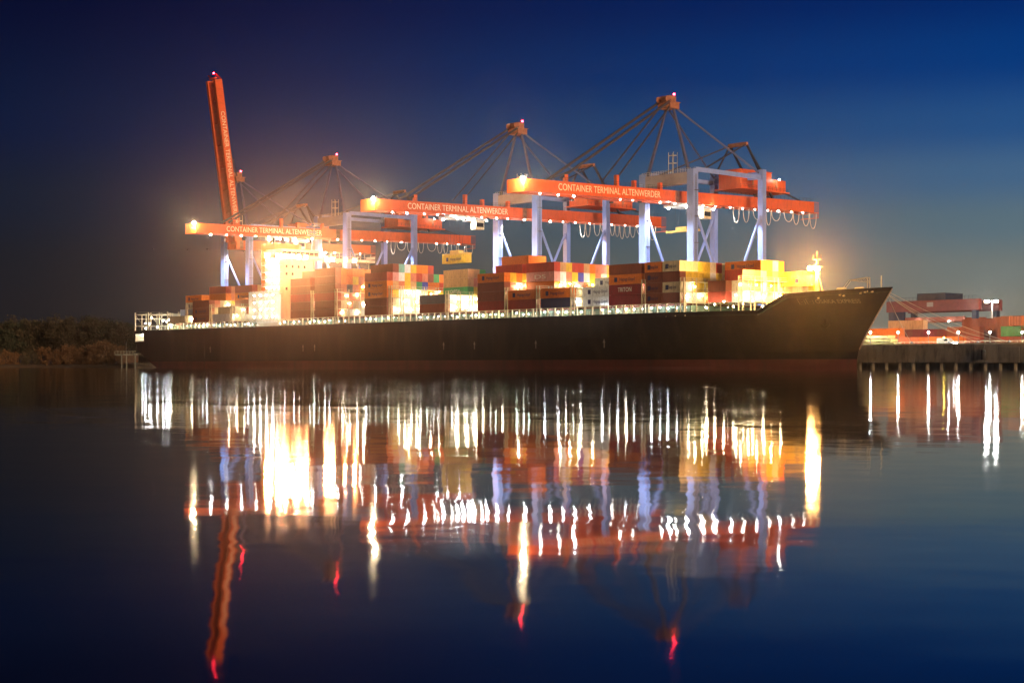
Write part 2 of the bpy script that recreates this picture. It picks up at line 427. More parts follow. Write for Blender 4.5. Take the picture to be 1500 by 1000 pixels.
for px in (650, 444, 461, 308, 885, 695, 785):
    t0 = tof(px, 0); z0 = 5.9
    k = MB(); k.box(t0-.15, t0+.15, -.05, .02, z0, z0+2.2); k.quad([(t0-.5, -.05, z0+1.4), (t0+.5, -.05, z0+1.4), (t0, -.05, z0+2.5)])
    k.build('tug_mark', HULLTXT, ship)
# fore and aft plate seams on the near side
sm = MB()
for z in (5.2, 8.1, 11.2): sm.box(30, 224, -.022, .01, z, z+.05)
for i in range(17): sm.box(32+i*12, 32.05+i*12, -.02, .01, 2.7, 14.8)
tag(sm.build('plate_seam', HULLM, ship), kind='stuff')
# hawse pipe and anchor
an = MB(); ta = 333; za = 12.0; ba = BH-half(ta, za)
an.bar((ta, ba-.25, za+1.2), (ta+.2, ba-.2, za-1.3), .35); an.bar((ta-1.1, ba-.1, za-.7), (ta+.2, ba-.15, za-1.5), .4); an.bar((ta+1.3, ba+.1, za-.7), (ta+.2, ba-.15, za-1.5), .4)
an.build('anchor', HULLM, ship)

# hatch coaming behind the side passage, stanchions and passage lamps
CB = 17.6
MB().box(26, 86, 3.2, 39.8, 13.9, 16.9).build('hatch_coaming', PASS, ship)
MB().box(106, 299, 3.2, 39.8, 13.9, 16.9).build('hatch_coaming', PASS, ship)
hc = MB()
st = MB(); t = 27.0; i = 0
while t < 300:
    if not 87 < t < 105:
        e = BH-half(t, 15); st.box(t-.16, t+.16, e+.35, e+.7, 14, 17.5)
        if i % 3 == 0: st.box(t+1.2, t+1.9, 2.9, 3.19, 14, 16.2)
    t += 3.05; i += 1
st.box(26, 299, .6, .9, 17.36, 17.58)
tag(st.build('stanchion_row', CREAM, ship), kind='stuff')
rl = MB()
for z in (15.35, 15.7, 16.05): rl.box(12, 286, .28, .33, z, z+.05)
for i in range(int(274/2.0)): rl.box(12+i*2.0, 12.05+i*2.0, .27, .34, 15, 16.1)
tag(rl.build('railing', CREAM, ship), kind='stuff')
rnd = random.Random(11)
for i in range(96):
    t = 28 + i*3.0 + rnd.uniform(-.6, .6)
    if 88 < t < 104 or rnd.random() < .16: continue
    lamp(ship, rnd.choice(('deck', 'deck', 'deck', 'deckdim', 'deckdim', 'deckgreen', 'lash')), rnd.choice((.09, .12, .15, .19)), (t, BH-half(t, 15)+1.5, 16.2+rnd.uniform(-.25, .35)), 'deck_lamp')
gear = MB()                       # lockers, pipes and hydrants along the passage
for i in range(60):
    t = 30 + rnd.random()*280
    if 86 < t < 106: continue
    a = rnd.random()
    if a < .4: gear.box(t, t+rnd.uniform(.5, 1.3), 1.9, 2.6, 14, 14+rnd.uniform(1.2, 2.4))
    elif a < .7: gear.bar((t, 2.6, 14), (t+rnd.uniform(-1, 1), 2.9, 16.9), .18)
    else: gear.box(t, t+rnd.uniform(2, 5), 2.8, 3.0, 15.8, 16.0)
tag(gear.build('deck_gear', mat('dark green gear', (.05, .09, .06), .6, 0, .4, 1), ship), kind='stuff')

# lashing bridges in the gaps between the bays
def lashing_bridge(t0, t1, tiers=2, rows=(0, 16), lamps=(), m=CREAM, lm='deck'):
    mb = MB(); tm = (t0+t1)/2; top = CB+2.8*tiers
    a = .5+2.46*rows[0]; b = .5+2.46*(rows[1]+1)
    r = rows[0]
    while r <= rows[1]+1:
        y = .5+2.46*r
        mb.box(t0, t0+.22, y-.13, y+.13, 15, top+1.0); mb.box(t1-.22, t1, y-.13, y+.13, 15, top+1.0)
        r += 2
    for k in range(tiers+1):
        z = CB + 2.8*k - .1
        mb.box(t0-.1, t1+.1, a-.2, b+.2, z, z+.12)
        for zz in (.55, 1.05):
            mb.box(t1+.03, t1+.08, a-.2, b+.2, z+zz, z+zz+.05); mb.box(t0-.08, t0-.03, a-.2, b+.2, z+zz, z+zz+.05)
            mb.box(t0-.08, t1+.08, a-.22, a-.17, z+zz, z+zz+.05)
    mb.bar((t0+.2, a, CB), (t1-.2, a, top), .12); mb.bar((t1-.2, a, CB), (t0+.2, a, top), .12)
    o = mb.build('lashing_bridge', m, ship)
    for (y, z) in lamps: lamp(o, lm, .17, (tm, y, CB+z), 'lashing_or_fill_lamp')
    return o
# deckhouse
dh = MB(); dh.box(88, 104, 3.0, 40.0, 14.2, 27.0); dh.box(94.5, 104, 2.4, 17, 27.0, 39.6); dh.box(94.5, 103.4, 17, 40.6, 27.0, 35.0)
house = dh.build('deckhouse', mat('ivory deckhouse paint', (.62, .56, .42), .5, 0, .1, .3, (.35, .2, .1), .3, (1, 1, .25)), ship)
slab = MB()
for k in range(5):
    z = 16.6+k*2.6
    slab.box(87.6, 104.25, .2, 1.6, z-.1, z+.06)
    for zz in (.5, 1.0): slab.box(87.6, 104.25, .2, .25, z+zz, z+zz+.05)
    for j in range(9): slab.box(88+j*2, 88.06+j*2, .2, .26, z, z+1)
for k in range(5):
    z = 27.06+k*2.55
    slab.box(95.5, 104.3, .2, 3.4, z-.1, z+.06)
    for zz in (.5, 1.0): slab.box(95.5, 104.3, .2, .25, z+zz, z+zz+.05); slab.box(104.25, 104.3, .2, 3.4, z+zz, z+zz+.05)
    for j in range(5): slab.box(95.6+j*2.1, 95.66+j*2.1, .2, .26, z, z+1)
slab.build('balcony', WHITE, house)
for k in range(5):
    for j in range(3): lamp(house, 'house', .2, (97+j*3.2, 1.6, 27.06+k*2.55+2.1), 'balcony_lamp')
for k in range(4):
    for j in range(4): lamp(house, 'house', .17, (89.6+j*4.1, .9, 16.6+k*2.6+2.0), 'balcony_lamp')
for k in range(4):
    for j in range(13):
        y = 5+j*2.6
        if (k*13+j) % 5 == 3 or (y > 16 and k > 1): continue
        xx = 104.0 if y < 16.5 else 103.4; MB().box(xx, xx+.06, y, y+.8, 28.2+k*2.7, 29.2+k*2.7).build('window', GLASS, house)
    for j in range(3):
        MB().box(96+j*3, 96.8+j*3, 2.34, 2.4, 28.3+k*2.7, 29.3+k*2.7).build('window', GLASS, house)
IVORY = mat('ivory deckhouse paint', (.62, .56, .42))
br = MB(); br.box(101, 105, -1.5, 44.5, 39.6, 40.5); br.box(95, 104.6, 3, 19, 39.6, 42.8); br.box(94.6, 105.2, 2.6, 19.4, 42.8, 43.0)
for y in (24, 31, 38, 43): br.bar((103, y, 35 if y < 40 else 27), (103, y, 39.6), .3)
for y in (-1.45, 44.4): br.box(99.5, 105, y, y+.05, 40.9, 42.0)
for j in range(8): br.box(104.9, 104.95, -1.4+j, -1.34+j, 40.9, 42.0)
br.box(104.9, 104.95, -1.4, 44.4, 41.4, 41.46)
brg = br.build('bridge', IVORY, house)
for j in range(8): MB().box(104.6, 104.64, 3.4+j*1.95, 5.1+j*1.95, 41.0, 42.1).build('bridge_window', GLASS, brg)
mast = MB(); mast.tube([(98, 21.5, 35), (98, 21.5, 54)], .4, 8, r2=.2)
mast.box(97.4, 98.6, 18.5, 24.5, 49, 49.25); mast.box(97.4, 98.6, 19.5, 23.5, 52.5, 52.7); mast.box(98.4, 98.8, 19, 22, 50, 50.5); mast.box(98.4, 98.8, 20.5, 24, 53.4, 53.8)
mast.bar((95.5, 21.5, 35), (98, 21.5, 49), .2)
mast.build('radar_mast', mat('grey mast paint', (.25, .25, .26), .5), ship)
fu = MB()
pr = [(77, 12), (86, 12), (87.5, 14), (87.5, 22), (86, 24), (77, 24), (76, 22), (76, 14)]
fu.quad([(x, y, 46.5) for x, y in pr])
for i in range(8):
    a, b = pr[i], pr[(i+1) % 8]; fu.quad([(a[0], a[1], 26), (b[0], b[1], 26), (b[0], b[1], 46.5), (a[0], a[1], 46.5)])
fun = fu.build('funnel', ORANGEF, ship)
ex = MB()
for x, y in ((79, 16), (82, 18), (84.5, 20), (80, 20)): ex.tube([(x, y, 46.4), (x, y, 49.2)], .55, 8)
ex.build('exhaust_pipe', mat('soot black', (.02, .02, .02), .8), fun)
ec = MB(); ec.box(74.5, 88, 8, 35, 14, 28.5); ec.build('engine_casing', WHITE, ship)
# floodlights along the bridge front
def flood(parent, loc, kind, r, name='floodlight'):
    f = MB(); f.box(-.5, -.2, -1.0, 1.0, -.8, .8); f.box(-.2, .3, -1.0, -.93, -.8, .8); f.box(-.2, .3, .93, 1.0, -.8, .8); f.box(-.2, .5, -1.0, 1.0, .8, .9); f.box(-.2, .25, -1.0, 1.0, -.9, -.8); f.bar((-.3, 0, -.4), (-.3, 0, -1.0), .14)
    o = f.build(name, STEEL, parent); o.location = loc
    inst('lamp', lamp_mesh(kind, r), o, (r*.6, 0, 0))
    if r > .3 and kind == 'flood' and int(loc[1]*10) % 3 != 1: spot('flood_or_fill_beam', o, (r*1.3, -.2, 0), (30, -32, -14), GLARE['flood'], LAMPS['flood'][0], 75, .8)
    return o
for i in range(9):
    lamp(ship, 'deckwarm', .17, (304+i*2.4, BH-half(304+i*2.4, 15)+1.2+i*.2, 16.2+(i % 3)*.7), 'deck_lamp')
for px in (391, 407, 414, 421, 428, 437, 447):
    flood(brg, (105.7, wof(px, 105.7), 40.2), 'flood', .42)
for px in (478, 486, 505, 519):
    flood(brg, (105.7, wof(px, 105.7), 40.0), 'flood', .36 if px != 505 else .2)

# foremast with its floodlights, forecastle gear
tm = tof(1197, 21.5)
fm = MB(); fm.tube([(tm, 21.5, 18.5), (tm, 21.5, 26.2), (tm, 21.5, 30.5)], .55, 8, r2=.18)
fm.box(tm-.7, tm+.7, 19.9, 23.1, 26.6, 26.75); fm.box(tm-.9, tm+.9, 20.8, 22.2, 28.4, 28.5)
fm.bar((tm-.8, 20.9, 28.5), (tm-.8, 20.9, 29.8), .1); fm.bar((tm+.8, 22.1, 28.5), (tm+.8, 22.1, 29.8), .1); fm.bar((tm+2.2, 21.5, 18.8), (tm, 21.5, 25.5), .22)
fmo = fm.build('foremast', MASTM, ship)
for dx, dy in ((-1.1, -1.6), (-1.1, 1.6), (.9, -1.7)): inst('floodlight', lamp_mesh('fore', .55), fmo, (tm+dx, 21.5+dy, 26.1))
lamp(fmo, 'house', .14, (tm, 21.5, 29.2), 'mast_lamp')
spot('flood_or_fill_beam', fmo, (tm-.2, 19.0, 26.1), (tm+12, -20, 8), GLARE['fore'], (1.0, .50, .16), 85, 1.0)
fg = MB()
fg.box(tm-3, tm+4, 16, 27, 18, 19.4)
for x, y in ((337, 17), (337, 25), (341, 19), (341, 24)): fg.tube([(x, y, 18.8), (x, y, 20.4)], .5, 8); fg.tube([(x-1.2, y, 20), (x+1.2, y, 20)], .6, 8)
fg.build('forecastle_gear', CREAM, ship)
brk = MB(); brk.box(327.5, 328, 13.5, 32, 16.5, 20.2); brk.build('breakwater', CREAM, ship)
a0 = tof(1245, 18); a1 = tof(1272, 18)
gw = MB()
for y in (17.6, 18.6):
    gw.bar((a0, y, 22.4), (a1, y, 22.9), .14); gw.bar((a0, y, 22.4), (a1, y, 21.6), .12); gw.bar((a1, y, 19.2), (a1, y, 22.9), .2)
    gw.bar((a0-2.2, y, 20), (a0, y, 22.4), .1)
    for k in range(5):
        u = a0+(a1-a0)*k/5; gw.bar((u, y, 22.4+.5*k/5), (u+(a1-a0)/5, y, 22.4-.8*(k+1)/5), .09)
gw.build('bow_gantry', CREAM, ship)
t9 = tof(1291, 21.5); MB().tube([(t9, 21.5, 19.3), (t9, 21.5, 23.4)], .12, 6).build('bow_pole', CREAM, ship)
stm = MB()
zs = [i*1.0 for i in range(5, 21)]
stm.tube([(te(z)+.06, BH, z) for z in zs], .16, 6); stm.build('stem_bar', mat('worn stem steel', (.45, .33, .20), .5, 0, .3, 1), ship)
for px, zz in ((1187, 17.9), (1223, 18.6), (1231, 18.4), (1265, 19.0), (1275, 19.2), (1288, 19.3)):
    t = tof(px, 16); b = BH-half(t, zz)
    t = tof(px, b); b = BH-half(t, zz)
    MB().tube([(t-.25, b-.06, zz), (t+.25, b-.06, zz)], .22, 8).build('fairlead', CREAM, ship)
# stern lashing frames (empty cell guides)
def stern_frame(t0, t1, z1, rows, lamps):
    mb = MB()
    for x in (t0, t1):
        for r in range(0, rows+1, 2):
            y = .5+2.46*r; mb.box(x-.22, x+.22, y-.18, y+.18, 14, z1+.9)
        for z in ((15+z1)/2-1.4, (15+z1)/2+1.6, z1): mb.box(x-.16, x+.16, .4, .5+2.46*rows, z, z+.25)
    for z in ((15+z1)/2-1.4, z1):
        mb.box(t0, t1, .38, .7, z, z+.3)
        for zz in (.5, 1.0): mb.box(t0, t1, .4, .46, z+zz, z+zz+.05)
    mb.box((t0+t1)/2-.15, (t0+t1)/2+.15, .4, .7, 14, z1); mb.bar((t0, .5, z1), (t0, 2.9, z1-3), .12)
    o = mb.build('stern_lashing_frame', CREAM, ship)
    for l in lamps: lamp(o, 'deck', .2, l, 'lashing_or_fill_lamp')
stern_frame(-.2 + .5, 11.2, 21.6, 16, [(4, 3, 18.2), (6.5, 3.5, 18.0), (4.5, 3, 16.2), (7.5, 4, 20.3), (5, 14, 19)])
stern_frame(13.2, 26.8, 21.4, 16, [(15, 2.5, 16.4), (17, 4, 19.0), (19.5, 4, 18.6), (22, 3.6, 19.2), (24.5, 3.0, 17.4), (25.8, 2.2, 20.2), (20, 14, 19.5)])
back = MB(); back.box(9, 10.4, 9, 37, 14, 17.6); back.box(24.2, 25.6, 9, 37, 14, 18.4); back.build('stern_casing', CREAM, ship)
# ------------------------------------------------------------------ ship to shore cranes (local x along the quay, y inland from the waterside rail)
BLUE = mat('pale blue crane paint', (.20, .29, .62), .45, 0, .08, .5, (.2, .18, .2), .25, (1, 1, .3))
MASTB = mat('darkened blue crane paint', (.075, .085, .17), .5, 0, .1, .6)  # leg blue darkened so the mast and backstays stay dim under the sun lamp
ORNG = mat('orange crane paint', (.66, .105, .022), .45, 0, .10, .5, (.2, .06, .03), .25, (1, 1, .4))
STAY = mat('grey stay bars', (.045, .04, .048), .5, .2, .15, 1)
SIGN = mat('cream sign lettering', (.85, .78, .55), .5, 0, .05, 1)
HEADM = mat('mast head steel', (.32, .13, .07), .6, 0, .25, 1)
CABLE = mat('cream festoon cable', (.55, .47, .36), .6, 0, .2, 1)
GZ = QZ-.445
def gz(y): return 43.55 + .0222*(y+63)         # underside of the girder, local height
def sts_crane(t, label, raised=False, trolley=None, hang=None, tip_kind='tip'):
    c = thing('container_crane', label, 'crane', t, 49, GZ, 'orange and blue ship to shore cranes')
    for x in (-10, 10):
        mb = MB(); mb.box(x-1.3, x+1.3, -1.1, 1.1, 1.6, 54.6); mb.build('leg', BLUE, c)
        mb = MB(); mb.box(x-1.0, x+1.0, 32.5, 34.3, 1.6, 57.2); mb.build('leg', BLUE, c)
        mb = MB(); mb.box(x-.8, x+.8, 1.1, 32.5, 11.2, 13.2); mb.build('portal_beam', BLUE, c)
        mb = MB(); mb.box(x-.45, x+.45, 1.1, 32.5, 54.0, 55.3); mb.build('upper_tie', BLUE, c)
        for y0, y1 in ((1.0, 16.2), (32.6, 17.2)):
            MB().tube([(x, y0, 42.5), (x, y1, 13.2)], .45, 8).build('brace', BLUE, c)
        ld_ = MB()
        for yy in (-.25, .25): ld_.box(x+1.36, x+1.42, yy-.03, yy+.03, 3, 53)
        for k in range(70): ld_.box(x+1.36, x+1.40, -.25, .25, 3.3+k*.7, 3.35+k*.7)
        for k in range(6): ld_.box(x+1.3, x+2.3, -.8, .8, 8+k*8, 8.1+k*8)
        ld_.build('ladder', STAY, c)
        for y in (0, 33.4):
            b = MB(); b.box(x-3.6, x+3.6, y-.7, y+.7, .5, 1.6)
            for k in range(6):
                b.tube([(x-3+k*1.2, y-.25, .42), (x-3+k*1.2, y+.25, .42)], .42, 10)
            b.build('bogie', STAY, c)
    MB().box(-8.7, 8.7, -1.0, 1.0, 50.2, 53.8).build('upper_beam', mat('beige crane paint', (.30, .27, .29), .5, 0, .1, .6), c)
    MB().box(-9, 9, 32.7, 34.1, 54.3, 56.6).build('upper_beam', BLUE, c)
    for y in (0, 33.4): MB().box(-8.7, 8.7, y-.7, y+.7, 1.7, 3.2).build('sill_beam', BLUE, c)
    rl = MB()
    for zz in (.55, 1.1): rl.box(-10, 10, -1.05, -1.0, 53.8+zz, 53.85+zz); rl.box(-10, 10, 1.0, 1.05, 53.8+zz, 53.85+zz)
    for k in range(21): rl.box(-10+k, -9.95+k, -1.06, -1.0, 53.8, 54.9)
    rl.box(1.0, 3.0, -.9, .9, 57.0, 57.15); rl.box(1.0, 3.0, -.9, .9, 59.4, 59.5)
    for x in (1, 3):
        for y in (-.9, .9): rl.box(x-.06, x+.06, y-.06, y+.06, 53.8, 60.4)
    rl.build('railing', CREAM, c)
    # girder: twin boxes with cross ties
    y0 = -2.2 if raised else -63.0
    def girder(ya, yb, name):
        mb = MB()
        for x in (-3.0, 3.0):
            i = len(mb.v)
            for y in (ya, yb):
                for dx, dz in ((-.75, 0), (.75, 0), (.75, 3.55), (-.75, 3.55)): mb.v.append((x+dx, y, gz(y)+dz))
            for q in ((0,1,2,3),(7,6,5,4),(0,4,5,1),(1,5,6,2),(2,6,7,3),(3,7,4,0)): mb.f.append(tuple(i+k for k in q)); mb.m.append(0)
        y = ya+1
        while y < yb: mb.box(-2.25, 2.25, y-.3, y+.3, gz(y)+2.2, gz(y)+3.2); y += 9.5
        return mb.build(name, ORNG, c)
    g = girder(-2.4, 69, 'girder')
    wk = MB()
    for zz in (.55, 1.1):
        wk.bar((3.72, y0, gz(y0)+3.55+zz), (3.72, 69, gz(69)+3.55+zz), .06)
    y = y0
    while y < 69: wk.box(3.69, 3.75, y-.03, y+.03, gz(y)+3.5, gz(y)+4.65); y += 2.0
    wk.build('walkway_rail', STAY, g)
    MB().box(3.76, 3.9, -.9, .9, gz(0), gz(0)+3.5).build('hinge_plate', HEADM, c)
    if not raised:
        b = girder(-63, -2.45, 'boom')
        for y in (-47, -26, -18.5, -7):
            MB().box(2.4, 3.6, y-.5, y+.5, gz(y)+3.55, gz(y)+5.6 + (1.2 if y in (-26, ) else 0)).build('stay_anchor', ORNG, b)
        s = inst('lettering', text_mesh('CONTAINER TERMINAL ALTENWERDER', 2.75, SIGN, 43.0), b, (3.77, -50.6, gz(-50.6)+1.8), None, (R(90), 0, R(90)))
        s.rotation_euler = (Matrix.Rotation(.0222, 3, 'X') @ Matrix.Rotation(R(90), 3, 'Z') @ Matrix.Rotation(R(90), 3, 'X')).to_euler()
        MB().box(-3.7, 3.7, -63.6, -63.02, gz(-63)-.1, gz(-63)+3.7).build('boom_tip', ORNG, b)
        inst('tip_lamp', lamp_mesh(tip_kind, .42), b, (3.9, -64.4, gz(-63)+3.5))
        spot('tip_beam', b, (4.2, -64.9, gz(-63)+3.4), (22, -100, 0), GLARE['tip'], (1.0, .80, .50), 80, .8)
        lamps = [-57+6.3*k for k in range(21)]
    else:
        bo = bpy.data.objects.new('boom', None)
        mb = MB(); L = 69.0
        for x in (-3.0, 3.0):
            mb.box(x-.75, x+.75, 0, L, -3.0, .5)
            mb.quad([(x-.75, L, -3), (x+.75, L, -3), (x+.75, L+2.5, -.6), (x-.75, L+2.5, -.6)])
        for k in range(8): mb.box(-2.25, 2.25, 3+k*9.5, 3.6+k*9.5, -1.5, -.4)
        bo = mb.build('boom', ORNG, c); bo.location = (0, -2.6, gz(0)+3.0)
        bo.rotation_euler = (R(98.3), 0, 0)
        s = inst('lettering', text_mesh('CONTAINER TERMINAL ALTENWERDER', 2.75, SIGN, 48.0), bo, (3.77, 55.5, -1.25), None)
        s.rotation_euler = (Matrix.Rotation(R(90), 3, 'Z') @ Matrix.Rotation(R(90), 3, 'X')).to_euler()
        s.rotation_euler = (Matrix.Rotation(R(180), 3, 'X') @ Matrix.Rotation(R(90), 3, 'Z') @ Matrix.Rotation(R(90), 3, 'X')).to_euler()
        inst('beacon', lamp_mesh('red', .34), bo, (3.2, L+2.6, .4))
        for k in range(9): inst('lamp', lamp_mesh('dim', .13), bo, (-3.2, 6+k*8, -3.2))
        lamps = [12+6.3*k for k in range(9)]
    rl_ = random.Random(int(t)+5)
    for y in lamps:
        if y > 64 or rl_.random() < .08: continue
        y += rl_.uniform(-.9, .9)
        o = MB(); o.box(-.3, .3, -.3, .3, 0, .25); q = o.build('lamp_housing', STAY, c); q.location = (3.3, y, gz(y)-.26)
        inst('lamp', lamp_mesh(rl_.choice(('boom', 'boom', 'boomdim')), rl_.choice((.14, .18, .21, .25))), q, (0.15, 0, -.16))
    # mast, head and stays
    hz_ = 76.2
    for x in (-1, 1):
        MB().bar((x*8.6, 0, 53.8), (x*1.3, .8, hz_-1.5), .85, .85, w2=.6, h2=.6).build('mast_leg', MASTB, c)
        MB().tube([(x*1.6, 2.0, hz_-2), (x*9.4, 33, 56)], .32, 8).build('backstay', MASTB, c)
        if not raised:
            MB().bar((x*2.4, -1.4, hz_), (x*2.9, -49.0, gz(-49)+4.4), .42, .7).build('forestay', STAY, c)
            MB().bar((x*2.2, -1.0, hz_-1.2), (x*2.9, -26.4, gz(-26)+5.2), .3, .42).build('inner_stay', STAY, c)
        else:
            MB().bar((x*2.4, -1.4, hz_), (x*2.9, -9.0, 100), .35, .5).build('forestay', STAY, c)
            MB().bar((x*2.4, -1.4, hz_-1), (x*2.9, -4.6, 62), .3, .4).build('inner_stay', STAY, c)
    h = MB(); h.box(-2.6, 2.6, -1.9, 2.3, hz_-2.2, hz_-.4); h.box(-2.9, 2.9, -2.3, 2.7, hz_-.4, hz_-.2); h.box(-2.0, 2.0, -1.6, 1.4, hz_-.2, hz_+1.7)
    for x in (-1.9, 1.9): h.tube([(x-.2, -2.4, hz_+.6), (x+.2, -2.4, hz_+.6)], .9, 12)
    for k in range(5):
        h.box(-2.9+k*1.45-.04, -2.9+k*1.45+.04, -2.3, -2.22, hz_-.2, hz_+.9)
    h.box(-2.9, 2.9, -2.3, -2.24, hz_+.85, hz_+.92)
    hd = h.build('mast_head', HEADM, c)
    MB().tube([(1.6, 1, hz_+1.7), (1.6, 1, hz_+2.0)], .07, 5).build('pole', STAY, hd)
    inst('beacon', lamp_mesh('red', .34), hd, (1.6, 1, hz_+2.3))
    # machinery house and rear trestle
    m = MB(); m.box(-4.6, 4.6, 29.5, 45, 51.8, 57.6); m.box(-4.8, 4.8, 29.3, 45.2, 57.6, 57.8); m.box(-4.6, 4.6, 45.0, 52.5, 51.8, 55.6)
    m.box(-5.5, 5.5, 28.5, 53.5, 51.4, 51.8)
    mh = m.build('machinery_house', ORNG, c)
    r2 = MB()
    for zz in (.5, 1.0): r2.box(5.4, 5.45, 28.5, 53.5, 51.8+zz, 51.86+zz)
    for k in range(13): r2.box(5.4, 5.46, 28.5+k*2, 28.56+k*2, 51.8, 52.9)
    r2.build('railing', STAY, mh)
    for y in (35, 47): MB().box(4.6, 4.66, y, y+1.1, 53.0, 55.4).build('door', HEADM, mh)
    for x in (-1, 1):
        MB().bar((x*3.4, 33.6, 66.2), (x*9.6, 2.2, 53.4), .42).build('trestle_bar', STAY, c)
        MB().bar((x*3.4, 33.6, 66.2), (x*9.6, 33.4, 57), .42).build('trestle_bar', STAY, c)
        MB().bar((x*3.4, 33.8, 66.2), (x*3.2, 47.5, 52.5 if False else gz(47)+3.5), .6).build('trestle_bar', STAY, c)
        MB().bar((x*3.4, 62, gz(62)+3.5), (x*4.5, 52.5, 51.5), .4).build('trestle_bar', STAY, c)
    MB().box(-3.8, 3.8, 33.1, 34.1, 65.6, 66.8).build('trestle_head', HEADM, c)
    # end platform and festoon loops
    ep = MB()
    ep.box(-3.8, 3.9, 69.0, 71.6, gz(69)-.2, gz(69)); 
    for k in range(5): ep.box(3.7, 3.78, 69+k*.62, 69.07+k*.62, gz(69)-1.8, gz(69)+3.6)
    ep.box(3.7, 3.78, 69, 71.6, gz(69)+3.4, gz(69)+3.5); ep.box(-3.7, 3.78, 71.5, 71.6, gz(69)-1.8, gz(69)-1.6)
    ep.build('end_platform', ORNG, c)
    rnd = random.Random(int(t))
    spans = []; y = 26.0
    while y < 66.5:
        wdt = rnd.choice((2.2, 2.6, 3.0, 4.6)) if y < 58 else 3.6
        spans.append((y, wdt)); y += wdt+rnd.choice((.3, .8, 2.0))
    for y, wdt in spans:
        dp = rnd.uniform(4.6, 6.0) if wdt < 4 else 3.9
        pts = [(4.3, y+wdt*(.5-.5*math.cos(math.pi*k/10)), gz(y)-.4-.86*dp*math.sin(math.pi*k/10)**.8) for k in range(11)]
        MB().tube(pts, .125, 6).build('festoon_loop', CABLE, c)
    # trolley with operator cabin, ropes and spreader
    if trolley is not None:
        y, drop = trolley
        tb = MB(); tb.box(-2.0, 2.0, y-3.6, y+3.6, gz(y)-.2, gz(y)+1.2); tb.box(-4.6, 4.6, y-4, y+4, gz(y)-1.0, gz(y)-.3)
        tb.bar((4.5, y-4, gz(y)-.3), (4.5, y+9, gz(y)-1.0), .3); tb.box(-2, 4.5, y+4, y+9.5, gz(y)-1.5, gz(y)-1.2)
        tr = tb.build('trolley', WHITE, c)
        cb = MB(); cb.box(1.8, 4.4, y+4.6, y+8.2, gz(y)-4.4, gz(y)-1.6); cab = cb.build('operator_cabin', CREAM, tr)
        MB().box(4.4, 4.46, y+4.9, y+7.9, gz(y)-3.6, gz(y)-2.2).build('cabin_window', GLASS, cab)
        for x, yy in ((4.4, y-3.5), (4.4, y-1), (4.4, y+1.5), (4.4, y+3.6), (4.4, y+9.2), (-3, y-3.5)):
            inst('lamp', lamp_mesh('trolley', .27), tr, (x, yy, gz(y)-1.3))
        rp = MB()
        for x in (-2.4, 2.4):
            for yy in (y-1.4, y+1.4): rp.tube([(x*.9, yy, gz(y)-1), (x, yy*.2+y*.8, drop+1.4)], .05, 4)
        rp.build('hoist_rope', STAY, tr)
        sp = MB(); sp.box(-2.2, 2.2, y-1.1, y+1.1, drop+.5, drop+1.5); sp.box(-6.0, 6.0, y-.9, y-.5, drop, drop+.5); sp.box(-6.0, 6.0, y+.5, y+.9, drop, drop+.5)
        for x in (-5.9, 5.9): sp.box(x-.25, x+.25, y-1.2, y+1.2, drop-.1, drop+.55)
        sp.build('spreader', mat('yellow spreader paint', (.62, .42, .10), .5), tr)
    # floodlights on the portal, aimed down the legs; the warm deck pair is added fill
    for (x, y), tgt, en in (((3.0, -16), (-8, 0, 20), 26000), ((-3, -22), (8, -4, 12), 26000), ((3.4, 22), (9, 33, 15), 18000)):
        f = MB(); f.box(-.5, .5, -.4, .4, 0, .5); fo = f.build('floodlight', STAY, c); fo.location = (x, y, gz(y)-.9)
        spot('flood_or_fill_beam', fo, (0, 0, -.2), (tgt[0]-x, tgt[1]-y, tgt[2]-gz(y)+.9), en*FLOODK, (.78, .86, 1.0), 95, .5)
    for (x, y), tgt, en in (((-3.6, -38), (-55, 12, 14), 90000), ((-3.6, 6), (-50, -6, 16), 70000)):  # warm spots and housings added to brighten the container ends aft
        f = MB(); f.box(-.5, .5, -.4, .4, 0, .5); fo = f.build('floodlight', STAY, c); fo.location = (x, y, gz(y)-.9)
        spot('flood_or_fill_beam', fo, (0, 0, -.2), (tgt[0]-x, tgt[1]-y, tgt[2]-gz(y)+.9), en, (1.0, .78, .50), 85, .5, .8)
    for y in (28.2, 47): inst('lamp', lamp_mesh('boomdim', .2), mh, (6.2, y, 55.5))  # lamps added beside the platform to brighten the machinery house
    return c
CR_T = {'A': 249.5, 'B': 180.0, 'C': 70.7, 'D': -0.3}
sts_crane(CR_T['A'], 'tall crane nearest the bow, its orange boom reaching over the ship', trolley=(7, 36.5))
sts_crane(CR_T['B'], 'middle crane with a raised yellow container hanging from its lit trolley', trolley=(-27, 31.4))
sts_crane(CR_T['C'], 'crane beside the deckhouse, boom lowered through the floodlight glow', trolley=(-24, 38))
sts_crane(CR_T['D'], 'crane at the stern with its orange boom raised almost upright', raised=True)
